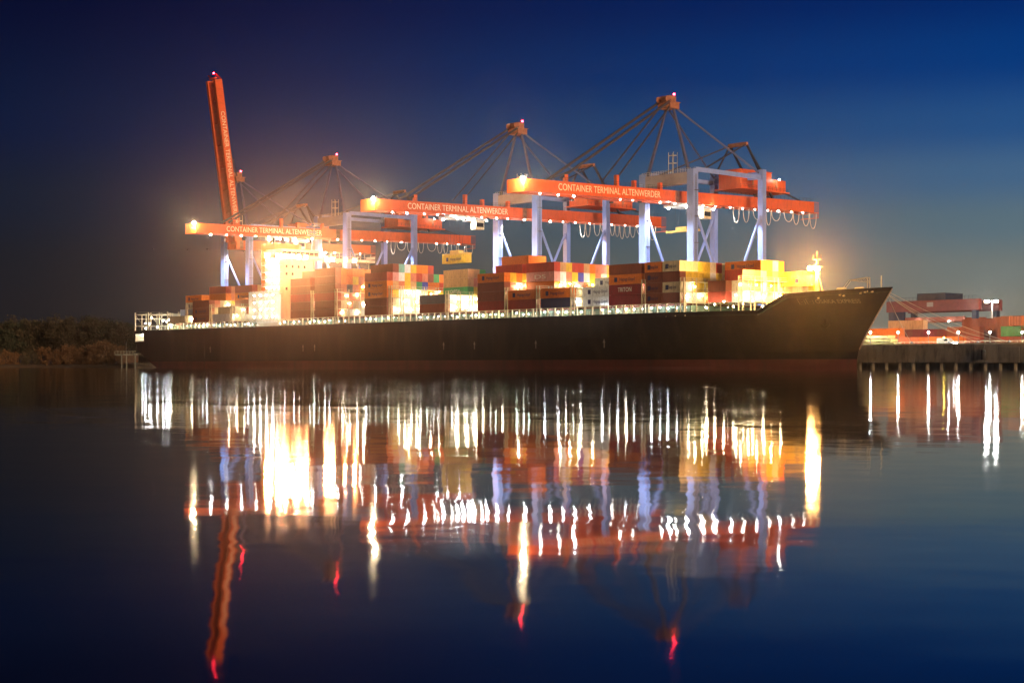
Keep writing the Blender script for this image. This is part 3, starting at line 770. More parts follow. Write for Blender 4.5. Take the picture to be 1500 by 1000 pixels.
# ------------------------------------------------------------------ containers
CH, CW, PITCH = 2.74, 2.44, 2.8
CM = {}
def container_meshes(L):
    if L in CM: return CM[L]
    p0 = mat('paint orange', PAINT['orange'])
    body = MB(); n = int(round(L/.46)); d = .055
    def wall(yv, s):
        prof = []; x = .12; st = (L-.24)/n
        for i in range(n):
            prof += [(x, 0), (x+st*.35, 0), (x+st*.5, d), (x+st*.85, d)]; x += st
        prof.append((L-.12, 0))
        for a, b in zip(prof, prof[1:]):
            q = [(a[0], yv+s*a[1], .14), (b[0], yv+s*b[1], .14), (b[0], yv+s*b[1], CH-.1), (a[0], yv+s*a[1], CH-.1)]
            body.quad(q if s > 0 else q[::-1])
    wall(.03, 1); wall(CW-.03, -1)
    body.quad([(.05, .03, CH-.06), (L-.05, .03, CH-.06), (L-.05, CW-.03, CH-.06), (.05, CW-.03, CH-.06)])
    body.quad([(.05, .03, .1), (.05, CW-.03, .1), (L-.05, CW-.03, .1), (L-.05, .03, .1)])
    body.quad([(.06, .1, .1), (.06, .1, CH-.1), (.06, CW-.1, CH-.1), (.06, CW-.1, .1)])
    fr = MB()
    for x in (0, L-.16):
        for y in (0, CW-.16): fr.box(x, x+.16, y, y+.16, 0, CH)
        fr.box(x, x+.16, .16, CW-.16, CH-.14, CH-.005); fr.box(x, x+.16, .16, CW-.16, .005, .16)
    for y in (0, CW-.12): fr.box(.16, L-.16, y, y+.12, CH-.11, CH-.005); fr.box(.16, L-.16, y, y+.12, .005, .15)
    dr = MB()
    for y0, y1 in ((.17, CW/2-.01), (CW/2+.01, CW-.17)):
        dr.box(L-.09, L-.045, y0, y1, .17, CH-.15)
        for k in (.28, .72):
            y = y0+(y1-y0)*k; dr.box(L-.045, L-.005, y-.03, y+.03, .2, CH-.18)
        for z in (.7, 1.3, 1.95): dr.box(L-.045, L-.03, y0+.06, y1-.06, z, z+.05)
    CM[L] = (body.mesh('body', p0), fr.mesh('frame', p0), dr.mesh('door', p0))
    return CM[L]
LOGO = mat('dark blue logo print', (.02, .02, .10), .6)
BRAND = mat('dark blue lettering', (.035, .03, .10), .6)
logo_me = None
USED = {}
HIDDEN = set([0, 1, 4, 5, 6, 8, 9, 10, 11, 14, 19, 22, 23, 25, 26, 30, 31, 35, 36, 37, 38, 39, 40, 41, 42, 43, 44, 45, 46, 47, 48, 49, 53, 54, 55, 56, 58, 59, 60, 61, 62, 75, 76, 77, 78, 79, 80, 82, 83, 84, 85, 86, 116, 121, 122, 123, 124, 125, 127, 128, 129, 130, 131, 132, 168, 169, 174, 175, 180, 181, 185, 186, 208, 209, 210, 211, 217, 218, 226, 227, 228, 230, 231, 232, 234, 235, 239, 240, 241, 242, 243, 244, 248, 249, 253, 254, 258, 259, 263, 264, 268, 269, 273, 274, 278, 279, 280, 283, 284, 285, 288, 289, 290, 293, 294, 295, 296, 297, 298, 299, 300, 301, 302, 311, 312, 313, 314, 316, 317, 318, 323, 324, 325, 326, 327, 328, 329, 334, 356, 360, 364, 368, 369, 370, 401, 404, 410, 411, 416, 419, 421, 423, 424, 432, 433, 444, 445, 446, 447, 448, 449, 450, 451, 452])
HBOX = {}
def hide_box(t, w, z, L, color):     # containers inside the stacks that the photo shows nothing of
    HBOX.setdefault(color, MB()).box(t+.03, t+L-.03, w+.03, w+CW-.03, z, z+CH)
def container(t, w, z, L, color, label, group, brand=None, rot=-TH, pos=None, doors=True):
    global logo_me
    idx = len(USED)
    if label in USED: print('DUP', label)
    USED[label] = 1
    if idx in HIDDEN: return hide_box(t, w, z, L, color)
    o = thing('shipping_container', label, 'container', t, w, z, group, rot, pos)
    b, f, d = container_meshes(L); m = paint(color)
    inst('body', b, o, m=m); inst('frame', f, o, m=m)
    if doors: inst('door', d, o, m=m)
    if brand:
        if brand == 'HL':
            if logo_me is None:
                k = MB(); k.box(0, 1.1, -.012, 0, 0, 1.25); logo_me = k.mesh('logo', LOGO)
                k2 = MB(); k2.quad([(.15, -.014, .2), (.55, -.014, .2), (.95, -.014, 1.05), (.55, -.014, 1.05)])
            inst('logo', logo_me, o, (L*.17, 0, .72))
            inst('lettering', text_mesh('Hapag-Lloyd', 1.25, BRAND, L*.47), o, (L*.33, -.015, 1.36), None, (R(90), 0, 0))
        else:
            inst('lettering', text_mesh(brand, 1.7, LETTER, L*.42), o, (L*.28, -.015, 1.3), None, (R(90), 0, 0))
    return o
GS = 'containers stacked on the ship'
ROWN = ['outermost row', 'second row in', 'third row in', 'fourth row in', 'fifth row in', 'sixth row in', 'seventh row in', 'eighth row in', 'ninth row in',
        'tenth row in', 'eleventh row in', 'twelfth row in', 'thirteenth row in', 'fourteenth row in', 'fifteenth row in', 'sixteenth row in', 'seventeenth row in']
TIERN = ['on deck', 'one up', 'two up', 'three up', 'four up', 'five up', 'six up']
def rw(r): return .45+2.46*r
def stack(t, r, cols, bay, L=12.19, brands=None, z0=CB, start=0):
    """cols: bottom-up colours of one row's column; None leaves a gap"""
    for k, c in enumerate(cols):
        if c is None: continue
        k += start
        container(t, rw(r), z0+PITCH*k, L, c, f'{c} container {TIERN[k]}, {ROWN[r]}, {bay}', GS, (brands or {}).get(k))
W, Y, O, B, M, DR, N, G, T, PK, GY, BL, RD, S, CRM, TE = ('white','yellow','orange','brown','maroon','dark red','navy','green','tan','pink','grey','blue','red','salmon','cream','teal')
# bay behind the stern frames
bay = 'bay next to the stern frames'
stack(28.2, 3, [CRM, CRM, CRM, O], bay, brands={3: 'HL', 2: 'HL', 1: 'HL'}); stack(28.2, 4, [CRM, S, CRM, O], bay); stack(28.2, 5, [CRM, W, O, O], bay)
stack(28.2, 0, [CRM], bay); stack(28.2, 1, [W], bay); stack(28.2, 2, [CRM, W], bay)
# bay aft of the deckhouse
bay = 'second bay aft of deckhouse'
stack(46.3, 0, [B, B, B], bay, brands={0: 'HL', 1: 'HL'}); stack(46.3, 1, [CRM, CRM, S], bay); stack(46.3, 2, [W, Y, CRM], bay)
stack(46.3, 3, [Y, W, CRM, O, DR], bay); stack(46.3, 4, [W, W, Y, S, S], bay); stack(46.3, 5, [CRM, Y, Y, S, S], bay); stack(46.3, 6, [Y, CRM, Y, O], bay); stack(46.3, 7, [CRM, W, T, O], bay)
bay = 'bay right behind the deckhouse'
stack(61.0, 4, [CRM, DR, S, O, DR], bay, brands={3: 'HL'}); stack(61.0, 5, [CRM, W, S, Y, T], bay); stack(61.0, 6, [CRM, RD, S, O, O], bay)
stack(61.0, 0, [W], bay); stack(61.0, 1, [CRM, CRM], bay); stack(61.0, 2, [W, W], bay); stack(61.0, 3, [W, RD], bay)
# ahead of the deckhouse
bay = 'first bay ahead of deckhouse'
stack(114.0, 0, [B, B, DR, B, B], bay); stack(114.0, 1, [B, S, O, RD, B], bay)
stack(114.0, 2, [None, None, None, None, O, DR], bay); stack(114.0, 3, [None, None, None, None, S, O], bay); stack(114.0, 4, [None, None, None, None, S, O], bay); stack(114.0, 5, [None]*5+[O], bay)
bay = 'tallest bay near the deckhouse'
stack(129.0, 0, [B, B, DR, B, B, B], bay)
for r, c in enumerate([[CRM, CRM, S, S, O, O], [W, S, S, GY, O], [W, CRM, S, S, Y, O], [W, W, S, O, S, O], [W, W, G, S, O], [CRM, W, W, O, S, O], [W, W, S, S, O, O]]):
    stack(129.0, r+1, c, bay)
bay = 'multicoloured bay left of amidships'
stack(158.0, 0, [B, B, O, O, DR], bay, brands={2: 'HL', 3: 'HL'})
for r, c in enumerate([[W, CRM, Y, T, PK, B], [W, W, W, S, W, TE], [W, W, W, Y, Y, W], [W, CRM, W, T, S, Y], [W, W, W, G, RD, O], [CRM, W, CRM, BL, S, O], [W, Y, O, O, B, DR], [Y, O, PK, O, G], [O, S, Y, RD, O]]):
    stack(158.0, r+1, c, bay)
stack(158.0, 0, [], bay)
bay = 'low bay under the hanging container'
stack(187.3, 0, [B, GY], bay)
for r in range(1, 4): stack(187.3, r, [W, W] if r != 2 else [CRM, W], bay)
stack(187.3, 4, [W, W, G, T, T], bay, brands={2: 'CAPITAL'}); stack(187.3, 5, [W, CRM, Y, S, T], bay); stack(187.3, 6, [CRM, W, W, S, G], bay)
bay = 'bay right of the hanging container'
stack(215.6, 0, [DR, B, B, O], bay, brands={3: 'HL'}); stack(215.6, 1, [CRM, W, S, Y], bay)
stack(215.6, 2, [None, None, W, O], bay); stack(215.6, 3, [None, None, S, Y, RD], bay); stack(215.6, 4, [None, None, CRM, Y, T, O], bay); stack(215.6, 5, [None, None, W, N, T, O], bay); stack(215.6, 6, [None]*3+[N, S, O], bay)
bay = 'low bay left of the navy container'
stack(229.5, 0, [DR, O], bay, brands={1: 'HL'}); stack(229.5, 1, [CRM, Y], bay); stack(229.5, 2, [W, CRM], bay)
for r, c in enumerate([[W, CRM, O, PK, RD], [W, W, W, W, T], [CRM, W, O, S, Y], [W, Y, CRM, Y, RD], [W, W, PK, BL, RD], [Y, CRM, O, W, T], [W, PK, Y, Y, O], [O, W, O, S, S], [W, S, O, CRM, S], [CRM, O, S, Y, O], [W, O, O, Y, Y], [O, S, O, S, Y]]):
    stack(229.5, r+3, c, bay, brands={3: 'DS'} if r == 0 else None)
bay = 'low bay holding the navy container'
stack(243.8, 0, [N, O], bay, brands={1: 'HL'}); stack(243.8, 1, [W, CRM], bay); stack(243.8, 2, [Y, W], bay)
bay = 'white bay left of the maroon stack'
stack(258.6, 1, [W, W], bay, brands={0: 'HL', 1: 'HL'}); stack(258.6, 2, [W, W], bay); stack(258.6, 3, [W, W, W], bay, brands={2: 'HL'}); stack(258.6, 4, [W, CRM, W], bay)
bay = 'bay of the big maroon stack'
stack(271.4, 0, [M, M, O, B], bay, brands={1: 'TRITON', 2: 'HL'}); stack(271.4, 1, [S, W, RD, DR], bay); stack(271.4, 2, [None, None, None, DR], bay); stack(271.4, 3, [None, None, None, O], bay); stack(271.4, 4, [None, None, None, DR], bay)
bay = 'slim brown stack of short containers'
stack(284.9, 0, [B, B, B, O], bay, 6.06, {k: 'HL' for k in range(4)}); stack(284.9, 1, [None, None, None, RD], bay, 6.06)
bay = 'slim striped stack of short containers'
stack(291.4, 0, [B, CRM, B, CRM], bay, 6.06, {1: 'HL', 3: 'HL'})
for r, c in enumerate([[W, W, Y, CRM], [W, Y, Y, CRM], [CRM, Y, Y, Y], [O, Y, Y, Y], [W, Y, W, CRM], [W, Y, Y, RD], [Y, Y, CRM, CRM], [W, Y, Y, Y]]):
    stack(291.4, r+1, c, bay, 6.06)
bay = 'small dark stack near the bow'
stack(tof(1037, rw(2)), 2, [DR, B], bay, 6.06)
bay = 'last full bay before the foremast'
stack(306.7, 3, [W, CRM, RD], bay, 6.06)
for r, c in enumerate([[W, Y, Y], [W, Y, O], [W, W, PK], [CRM, Y, O], [W, Y, T], [Y, CRM, O]]): stack(306.7, r+4, c, bay, 6.06)
for r, c in enumerate([O, Y, CRM, O]): stack(300.6, r+6, [c], bay, 12.19, {3: 'HL'} if r == 0 else None, start=3)
for r, c in enumerate([[W, CRM, Y], [Y, Y, Y], [W, Y, Y]]): stack(306.7, r+10, c, bay, 12.19)
bay = 'forward end by the foremast'
t1 = tof(1134, 23.5); z1 = zof(t1, 23.5, 420.5)
container(t1, 23.5, z1, 6.06, Y, 'short yellow container left of the two on the forward end', GS, 'HL')
t1 = tof(1160, 23.5)
container(t1, 23.5, z1, 6.06, Y, 'short yellow container right of the two, beside the foremast', GS, 'HL')
# the load on the middle crane's spreader
ld = P(180.0-6.1, 49-27-1.22, GZ+31.4-2.78)
container(0, 0, 0, 12.19, Y, 'yellow container hanging in the air from the middle crane', GS, 'HL', pos=ld)
# lashing bridges forward of each bay; extra upper lamps added to brighten container ends
LB = {140.9: (3, [(3.2, 1.6), (6.2, 4.6), (9.4, 1.6), (12.4, 4.4), (14.6, 1.4), (5, 7.2), (9.5, 7.6), (14, 7.4), (12, 10.5)]),
      171.2: (3, [(4, 1.5), (6.5, 4.4), (9.2, 1.6), (11.5, 4.3), (14.5, 1.5), (15.5, 4.5), (18, 2), (8, 7), (12.5, 7.6), (17.5, 7.2), (21, 8), (20, 4)]),
      200.2: (2, [(4, 1.4), (5, 4.4), (8.4, 1.6), (9, 4.2), (11.5, 1.4), (12.5, 4.4), (14.6, 2)]),
      227.9: (2, [(3.0, 5.2), (5.5, 7), (9, 7.4), (12, 8)]), 241.8: (2, [(4.5, 2), (7.2, 4.6), (9.4, 7), (12, 4.4), (13.5, 7.6), (17, 7), (20, 5.6), (23, 7.6), (26, 6.5), (29, 7.6)]),
      256.2: (2, [(3.5, 1.6), (5.8, 4.4), (8.5, 1.6), (11, 4.8), (15, 7), (19, 5), (23, 7)]), 283.7: (2, [(2.4, 4.5)]),
      297.6: (2, [(3, 1.5), (5.5, 4.3), (8.5, 2.0), (12, 1.6), (15, 4.5)]),
      313.2: (2, [(3.5, 1.5), (5.5, 4.3), (8.5, 2.0), (12, 4.4), (15, 1.5), (18, 4.4), (22, 2)]),
      126.6: (3, [(2.6, 5.2)]), 58.8: (2, [(3, 1.6), (5.5, 4.2), (8, 2), (8.6, 6.6), (11, 4.6), (13, 8.2), (16, 7), (19, 8.2)]), 73.6: (2, [(3, 2), (6, 4.4), (9.5, 2), (11.5, 6.8), (14, 9), (17, 7)]), 41.0: (2, [(3, 1.6), (6, 4.2), (7.5, 1.8), (9, 6.8), (12, 5), (14, 8)])}
for t0, (n, lm) in LB.items():
    warm = t0 > 290
    lashing_bridge(t0, t0+1.5, n, (0 if t0 < 300 else 2, 16 if t0 < 300 else 13), lm, CREAM, 'deckwarm' if warm or t0 < 80 else 'lash')
hcov = MB()
for t0 in (28.2, 46.3, 61, 114, 129, 143.4, 158, 172.4, 187.3, 201, 215.6, 229.5, 243.8, 258.2, 271.4, 285):
    for k in range(3): hcov.box(t0, t0+12.2, 3.3+k*12.2, 15.3+k*12.2, 16.9, 17.5)
tag(hcov.build('hatch_cover', mat('rust brown hatch paint', (.16, .05, .03), .6, 0, .25, .6), ship), kind='stuff')

hb = MB()
for ci, (c, m_) in enumerate(HBOX.items()):
    k = len(hb.v); hb.v += m_.v; hb.f += [tuple(i+k for i in f) for f in m_.f]; hb.m += [ci]*len(m_.f)
if HBOX: tag(at(hb.build('container_stack_core', [paint(c) for c in HBOX]), 0, 0), 'containers hidden inside the stacks on the ship', kind='stuff')
# ------------------------------------------------------------------ terminal yard on the right
YZ = QZ-.44
GY_ = 'containers stacked in the yard'
rnd = random.Random(5)
YC = ['orange', 'salmon', 'brown', 'dark red', 'brown', 'red', 'maroon', 'grey', 'orange', 'dark red']
def ystack(px, w, cols, what, L=12.19, brands=None):
    t = tof(px, w)
    for k, c in enumerate(cols):
        if c is None: continue
        container(t, w, YZ+PITCH*k, L, c, f'{c} yard container, {["on the ground", "second up", "third up", "fourth up"][k]}, {what}', GY_, (brands or {}).get(k))
ystack(1262, 88, ['dark red', 'brown'], 'half hidden behind the bow')
ystack(1272, 76, [None], '')
ystack(1266, 74, ['maroon', 'orange'], 'beside the bow')
ystack(1303, 66, ['salmon'], 'behind the second quay lamp')
ystack(1347, 66, ['orange'], 'behind the third quay lamp')
ystack(1301, 92, ['brown', 'brown', 'tan'], 'left foot of the gantry crane')
ystack(1337, 92, ['brown', 'maroon'], 'under the gantry cabin')
ystack(1373, 92, ['dark red', 'brown'], 'middle of the gantry crane')
ystack(1409, 92, ['brown', 'orange', 'brown'], 'right foot of the gantry crane')
ystack(1387, 74, ['orange', 'brown'], 'between the third and fourth quay lamps', 6.06)
ystack(1406, 74, ['dark red', 'brown'], 'behind the fourth quay lamp', 6.06)
ystack(1428, 80, ['dark red', 'brown'], 'right of the gantry crane')
ystack(1455, 84, ['brown', 'grey', 'brown'], 'under the light mast')
ystack(1466, 78, ['dark red', 'green', 'brown'], 'behind the mooring lines', 6.06)
ystack(1478, 78, ['brown', 'green', 'salmon'], 'right of the green containers', 6.06)
ystack(1496, 78, ['maroon', 'brown', 'orange'], 'at the right edge of the view', 6.06)
for r in range(1, 4):
    ystack(1462, 84+2.6*r, [['brown', 'green', 'maroon'], ['brown', 'orange', 'brown'], ['grey', 'dark red', 'brown']][r-1], ['second', 'third', 'fourth'][r-1]+' file behind the light mast')

def yard_gantry():
    w = 112; t0 = tof(1303, w); t1 = tof(1433, w); L = t1-t0
    g = thing('yard_gantry_crane', 'dark gantry crane spanning the container yard beyond the bow', 'crane', t0, w, YZ)
    zt = zof((t0+t1)/2, w, 437)-YZ
    DK = mat('dark blue crane paint', (.022, .025, .045), .5, 0, .2, 1); RD_ = mat('dull red crane paint', (.17, .035, .025), .5, 0, .15, 1)
    for x in (.4, L-1.8):
        for y in (0, 12):
            MB().box(x, x+1.6, y-.7, y+.7, .9, zt-4).build('leg', DK, g)
        MB().box(x-.2, x+1.8, -1.5, 13.5, .3, 1.2).build('bogie', DK, g)
        MB().bar((x+.8, .7, 9), (x+.8, 11.3, 1.5), .4).build('brace', DK, g)
    MB().box(0, 5.6, -.5, .5, 7.2, zt-3.8).build('side_panel', DK, g)
    for y in (0, 12):
        MB().box(-.6, L+.6, y-.8, y+.8, zt-4, zt-.6).build('main_girder', RD_, g)
        MB().box(6, L-4.5, y-.4, y+.4, zt-7.2, zt-5.8).build('lower_girder', mat('salmon crane paint', (.3, .09, .05), .5), g)
    m = MB(); m.box(L*.30, L*.62, 1, 11, zt-.6, zt+1.7); mh = m.build('trolley_house', DK, g)
    rl = MB()
    for k in range(int(L/1.3)): rl.box(k*1.3, k*1.3+.06, -.85, -.79, zt-.6, zt+.5)
    rl.box(0, L, -.85, -.8, zt+.42, zt+.5); rl.build('railing', DK, g)
    c = MB(); c.box(8.2, 10.6, -1.4, 1.2, zt-9.6, zt-7.2); cb = c.build('operator_cabin', WHITE, g)
    inst('lamp', lamp_mesh('yard', .25), cb, (9.4, -1.7, zt-8.0))
    for x in (11, 13.2, 22, 27): inst('lamp', lamp_mesh('yarddim', .18), g, (x, -1.1, zt-7.3))
    MB().box(L*.45, L*.52, -.9, -.8, zt-2.6, zt-1.2).build('sign_plate', mat('grey sign', (.3, .3, .3), .5), g)
yard_gantry()
def light_mast(px, w, py, label, on=True):
    t = tof(px, w); h = zof(t, w, py)-YZ
    o = thing('light_mast', label, 'light mast', t, w, YZ, 'tall light masts in the yard')
    MB().tube([(0, 0, 0), (0, 0, h)], .38, 8, r2=.2).build('pole', STEEL, o)
    a = MB(); a.box(-1.9, 1.9, -.12, .12, h-.25, h); a.build('cross_arm', STEEL, o)
    for x in (-1.8, -1.2, 1.2, 1.8):
        inst('lamp', lamp_mesh('yard', .3), o, (x, -.3, h-.35))
    return o, h
lm_o, lm_h = light_mast(1453, 104, 440, 'tall light mast with two bright lamp clusters in the yard')
for i, (px, w) in enumerate(((1275, 47), (1315.5, 47), (1360, 47), (1404, 47), (1450, 47), (1497, 47))):
    t = tof(px, w); h = zof(t, w, 485.5)-YZ-.1
    wh = ['closest to the bow', 'before the left salmon container', 'before the second salmon container', 'between gantry foot and mooring lines', 'in front of the tall light mast', 'at the right edge of the view'][i]
    o = thing('quay_lamp', f'white quay lamp on a thin pole, {wh}', 'street lamp', t, w, YZ, 'lamps along the quay')
    MB().tube([(0, 0, 0), (0, 0, h-.1)], .09, 6).build('pole', STEEL, o)
    MB().box(-.35, .35, -.2, .2, h+.02, h+.22).build('hood', STEEL, o)
    inst('lamp', lamp_mesh('yard', .2), o, (0, 0, h-.12))
# stack of yellow hatch pontoons on the quay edge
for k in range(3):
    L = 11-k*.9
    o = thing('steel_pontoon', f'pale yellow steel pontoon on the quay beside the bow, {["lowest", "middle", "topmost"][k]} of three', 'pontoon', tof(1259, 49), 49, YZ+.1+k*1.0, 'yellow pontoons stacked at the bow')
    MB().box(0, L, 0, 3.4, .16, .86).build('deck_plate', mat('pale yellow paint', (.66, .58, .22), .6, 0, .15, 1), o)
    f = MB()
    for x in (.4, L/2, L-.5): f.box(x, x+.2, .02, 3.38, 0, .16); f.box(x, x+.2, -.05, 0, .2, .8)
    f.build('rib', mat('pale yellow paint', (.66, .58, .22), .6), o)
# low wall, bollards and a service van with lights
for i, px in enumerate((1335, 1390, 1432, 1478)):
    t = tof(px, 46.2)
    o = thing('bollard', ['mooring bollard on the quay edge, closest to the bow', 'mooring bollard on the quay edge, second from the bow', 'mooring bollard on the quay edge, second from the right', 'mooring bollard on the quay edge holding the long bow lines'][i], 'bollard', t, 46.2, QZ-.25, 'bollards on the quay edge')
    MB().tube([(0, 0, 0), (0, 0, .55)], .28, 10).build('post', STEEL, o); MB().tube([(-.1, 0, .5), (.25, 0, .72)], .36, 10, r2=.3).build('cap', STEEL, o)
fence = thing('quay_fence', 'low pale fence along the edge of the lit quay', 'fence', tof(1290, 50), 50, YZ)
Lf = tof(1500, 50)-tof(1290, 50)+20
for zz in (.5, 1.0): MB().box(0, Lf, -.03, .03, zz, zz+.14).build('rail', CREAM, fence)
fp = None
for k in range(int(Lf/1.5)):
    if fp is None: fp = MB().box(-.05, .05, -.05, .05, 0, 1.15).mesh('post', CREAM)
    inst('post', fp, fence, (k*1.5, 0, 0))
def van():
    t = tof(1372, 54)
    o = thing('service_van', 'small white van with lit headlamps parked on the quay', 'van', t, 54, YZ)
    b = MB(); b.quad
    pr = [(0, .4), (0, 1.9), (.3, 2.1), (3.2, 2.1), (4.0, 1.25), (4.9, 1.0), (4.9, .4)]
    i = len(b.v)
    for y in (0, 1.9):
        for x, z in pr: b.v.append((x, y, z))
    n = len(pr); b.f.append(tuple(range(n))); b.m.append(0); b.f.append(tuple(range(2*n-1, n-1, -1))); b.m.append(0)
    for k in range(n): b.f.append((k, k+n, (k+1) % n+n, (k+1) % n)[::-1]); b.m.append(0)
    bd = b.build('body', WHITE, o)
    MB().box(2.2, 3.2, -.02, 0, 1.3, 1.9).build('side_window', GLASS, bd)
    for x in (.9, 4.0):
        for y in (-.05, 1.75): MB().tube([(x, y, .38), (x, y+.2, .38)], .38, 12).build('wheel', RUB, o)
    for y in (.3, 1.6): inst('headlight', lamp_mesh('head', .14), o, (4.95, y, .75))
    inst('roof_beacon', lamp_mesh('amber', .12), o, (1.6, .95, 2.2))
van()
# mooring lines
ROPE = mat('pale mooring rope', (.50, .42, .30), .8, 0, .2, 4)
def rope(a, b, sag, label):
    c = (a+b)/2; pts = []
    for k in range(17):
        f = k/16; p = a.lerp(b, f); p.z -= sag*4*f*(1-f); pts.append(p-c)
    o = MB().tube(pts, .07, 5).build('mooring_line', ROPE); o.location = c
    tag(o, label, 'rope', 'mooring lines of the ship')
bt = [P(tof(1288, 20), 21.5, 19.6), P(tof(1296, 21.5), 22.4, 19.6), P(tof(1292, 21.5), 24, 18.9)]
bb = P(tof(1478, 46.2), 46.2, QZ+.3); b2 = P(tof(1432, 46.2), 46.2, QZ+.3); b3 = P(tof(1335, 46.2), 46.2, QZ+.3)
rope(bt[1], bb, 1.0, 'upper pale mooring line from the bow tip to the far bollard')
rope(bt[2], bb+Vector((.3, .2, 0)), 2.2, 'second pale mooring line from the bow, just below the top one')
rope(bt[0], bb+Vector((-.2, .3, .1)), 3.4, 'third mooring line from the bow, sagging lowest to the far bollard')
rope(bt[2]+Vector((0, .5, -.2)), b2, 1.0, 'mooring line from the bow to the bollard second from right')
rope(bt[1]+Vector((0, .5, -.4)), b3, .6, 'short steep mooring line from the bow to the closest bollard')

# ------------------------------------------------------------------ far shore on the left: trees, scrub, jetty
LEAF = mat('olive winter leaves', (.055, .045, .02), .8, 0, .5, 3); LEAF2 = mat('dry brown scrub leaves', (.16, .085, .032), .85, 0, .4, 3)
LEAF3 = mat('dark evergreen leaves', (.028, .036, .016), .8, 0, .5, 3)
BARK = mat('tree bark', (.07, .05, .035), .9, 0, .3, 3)
def crown_mesh(seed, wdt, hgt, n, size, m, base):
    rn = random.Random(seed); mb = MB()
    cl = [(rn.gauss(0, wdt*.26), rn.gauss(0, wdt*.24), base + hgt*rn.betavariate(1.7, 1.5), rn.uniform(.14, .26)*wdt) for _ in range(26)]
    cl = [(x, y, z, r*(1-.4*max(0, (z-base)/hgt-.5))) for x, y, z, r in cl]
    for i in range(n):
        x, y, z, r = rn.choice(cl)
        d = Vector((rn.gauss(0, 1), rn.gauss(0, 1), rn.gauss(0, .8))).normalized()*r*rn.random()**.45
        c = Vector((x, y, z))+d
        a = Vector((rn.gauss(0, 1), rn.gauss(0, 1), rn.gauss(0, 1))).normalized(); b = a.cross(Vector((rn.gauss(0, 1), rn.gauss(0, 1), rn.gauss(0, 1)))).normalized()
        s = size*rn.uniform(.5, 1.3)
        mb.quad([c-a*s, c+b*s*.6, c+a*s, c-b*s*.6])
    me = mb.mesh('crown', m); return me
def trunk_mesh(seed, hgt, r, wdt):
    rn = random.Random(seed); mb = MB()
    mb.tube([(0, 0, -.5), (rn.uniform(-.3, .3), 0, hgt*.3), (rn.uniform(-.6, .6), .2, hgt*.65), (rn.uniform(-.8, .8), 0, hgt*.95)], r, 7, r2=r*.2)
    for k in range(9):
        z = hgt*rn.uniform(.25, .8); a = rn.uniform(0, 6.28); l = wdt*rn.uniform(.2, .45)
        mb.tube([(0, 0, z), (math.cos(a)*l*.5, math.sin(a)*l*.5, z+l*.4), (math.cos(a)*l, math.sin(a)*l, z+l*.9)], r*.35, 5, r2=r*.08)
    return mb.mesh('trunk', BARK)
CRW = [crown_mesh(21+i, 11, 12.5, 2600, .34, m, 3.0) for i, m in enumerate((LEAF, LEAF3, LEAF, LEAF3))]
TRK = [trunk_mesh(31+i, 14, .38, 9) for i in range(4)]
SCB = [crown_mesh(41+i, 5.5, 5.0, 1500, .22, m, .2) for i, m in enumerate((LEAF2, LEAF2, LEAF))]
SST = [trunk_mesh(51+i, 4.2, .14, 4) for i in range(3)]
rnd = random.Random(8)
def wx(px, y): return (px-750)/2215*y
tree_spec = []
tops = [(2, 474), (14, 471), (27, 467), (40, 468), (55, 472), (68, 475), (80, 470), (93, 464), (104, 474), (114, 470), (127, 463), (139, 465), (150, 470), (163, 470), (176, 473), (187, 476), (-14, 472)]
where = ['first tree at the left edge', 'second tree from the left edge', 'third tree from the left, on the rounded rise', 'fourth tree from the left', 'fifth tree from the left', 'sixth tree from the left, in a dip', 'seventh tree from the left', 'eighth from the left, the pointed one', 'ninth tree from the left, in the second dip', 'tenth tree from the left', 'tallest tree, eleventh from the left', 'twelfth tree from the left', 'sixth tree left of the ship stern', 'fifth tree left of the ship stern', 'thinning tree above the jetty', 'last tree beside the ship stern', 'tree cut by the left edge of the view']
for i, (px, py) in enumerate(tops):
    y = 752+rnd.uniform(-9, 14); h = (535-py)*y/2215 + 1 - 2.3; s = h/15.3
    kind = rnd.randrange(4)
    o = thing('shore_tree', f'{["olive", "dark"][kind % 2]} bushy tree on the far shore, {where[i]}', 'tree', group='trees on the far shore', rot=rnd.uniform(0, 6.28), world=(wx(px, y), y, 2.2))
    inst('crown', CRW[kind], o, scale=(s*rnd.uniform(.95, 1.2), s*1.05, s)); inst('trunk', TRK[kind], o, scale=(s, s, s))
for i in range(24):       # second rank
    px = -20+i*9.4+rnd.uniform(-3, 3); y = 785+rnd.uniform(-8, 18); h = (535-(477+rnd.uniform(-3, 5)))*y/2215-1; s = h/15.3; kind = rnd.randrange(4)
    o = thing('shore_tree', 'tree of the dark second rank, its crown merging into the wood behind the shore trees', 'tree', group='trees of the second rank on the far shore', rot=rnd.uniform(0, 6.28), world=(wx(px, y), y, 2.3))
    inst('crown', CRW[kind], o, scale=(s*1.15, s*1.15, s)); inst('trunk', TRK[kind], o, scale=(s, s, s))
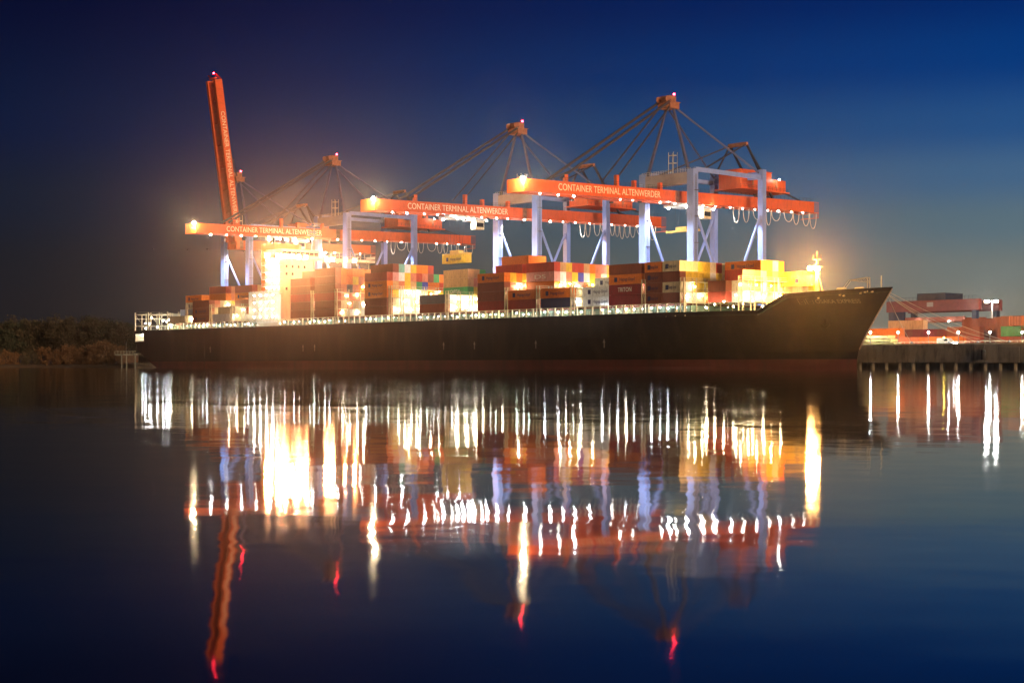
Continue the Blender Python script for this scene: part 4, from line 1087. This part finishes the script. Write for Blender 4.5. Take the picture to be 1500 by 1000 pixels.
bpos = [(5, 512), (22, 516), (50, 513), (64, 509), (80, 512), (100, 506), (108, 509), (121, 508), (127, 512), (140, 505), (147, 502), (155, 500), (161, 503), (168, 506), (35, 519), (92, 514), (134, 511), (178, 508)]
bl = ['at the left edge', 'just right of the left edge', 'below the rounded rise', 'below the dip in the trees', 'between two dark gaps', 'tall one left of the middle', 'slim one beside the tall one', 'upright one below the tallest tree', 'low one below the tallest tree', 'left one of the big clump by the jetty', 'second of the big clump by the jetty', 'highest of the big clump by the jetty', 'fourth of the big clump by the jetty', 'touching the jetty', 'lowest one near the left edge', 'in the dark gap left of the middle', 'low one in front of the big clump', 'behind the jetty rail']
for i, (px, py) in enumerate(bpos):
    y = 716+rnd.uniform(-2, 10); h = (535-py)*y/2215-.3; s = h/5.1; k = i % 3 if px < 60 else i % 2
    o = thing('shrub', f'{"olive" if k == 2 else "brown"} lit shrub on the far bank, {bl[i]}', 'shrub', group='shrubs on the far bank', rot=rnd.uniform(0, 6.28), world=(wx(px, y), y, 1.1))
    inst('crown', SCB[k], o, scale=(s*rnd.uniform(.8, 1.15), s, s)); inst('stem', SST[k], o, scale=(s, s, s))
def jetty():
    y = 700; x0 = wx(168, y); x1 = wx(199, y)
    o = thing('jetty', 'small concrete jetty with railing left of the ship stern', 'jetty', world=(x0, y, 0), rot=0); L = x1-x0
    MB().box(0, L, 0, 5, 5.6, 6.3).build('platform', CONC, o); MB().box(L*.3, L, .3, 4.5, 2.4, 5.6).build('apron', mat('brown stained concrete', (.16, .08, .04), .9, 0, .3, .5), o)
    for x in (L*.32, L*.55, L*.96): MB().tube([(x, .5, -1), (x, .5, 5.6)], .35, 8).build('pile', CONC, o)
    r = MB()
    for zz in (.7, 1.3): r.box(0, L, .05, .12, 6.3+zz, 6.38+zz)
    for k in range(int(L/1.4)+1): r.box(k*1.4, k*1.4+.1, .04, .14, 6.3, 7.7)
    r.build('railing', CREAM, o)
    MB().tube([(L*.52, 1, 6.3), (L*.52, 1, 12)], .07, 6).build('post', STEEL, o)
jetty()
print('objects', len(scene.objects))
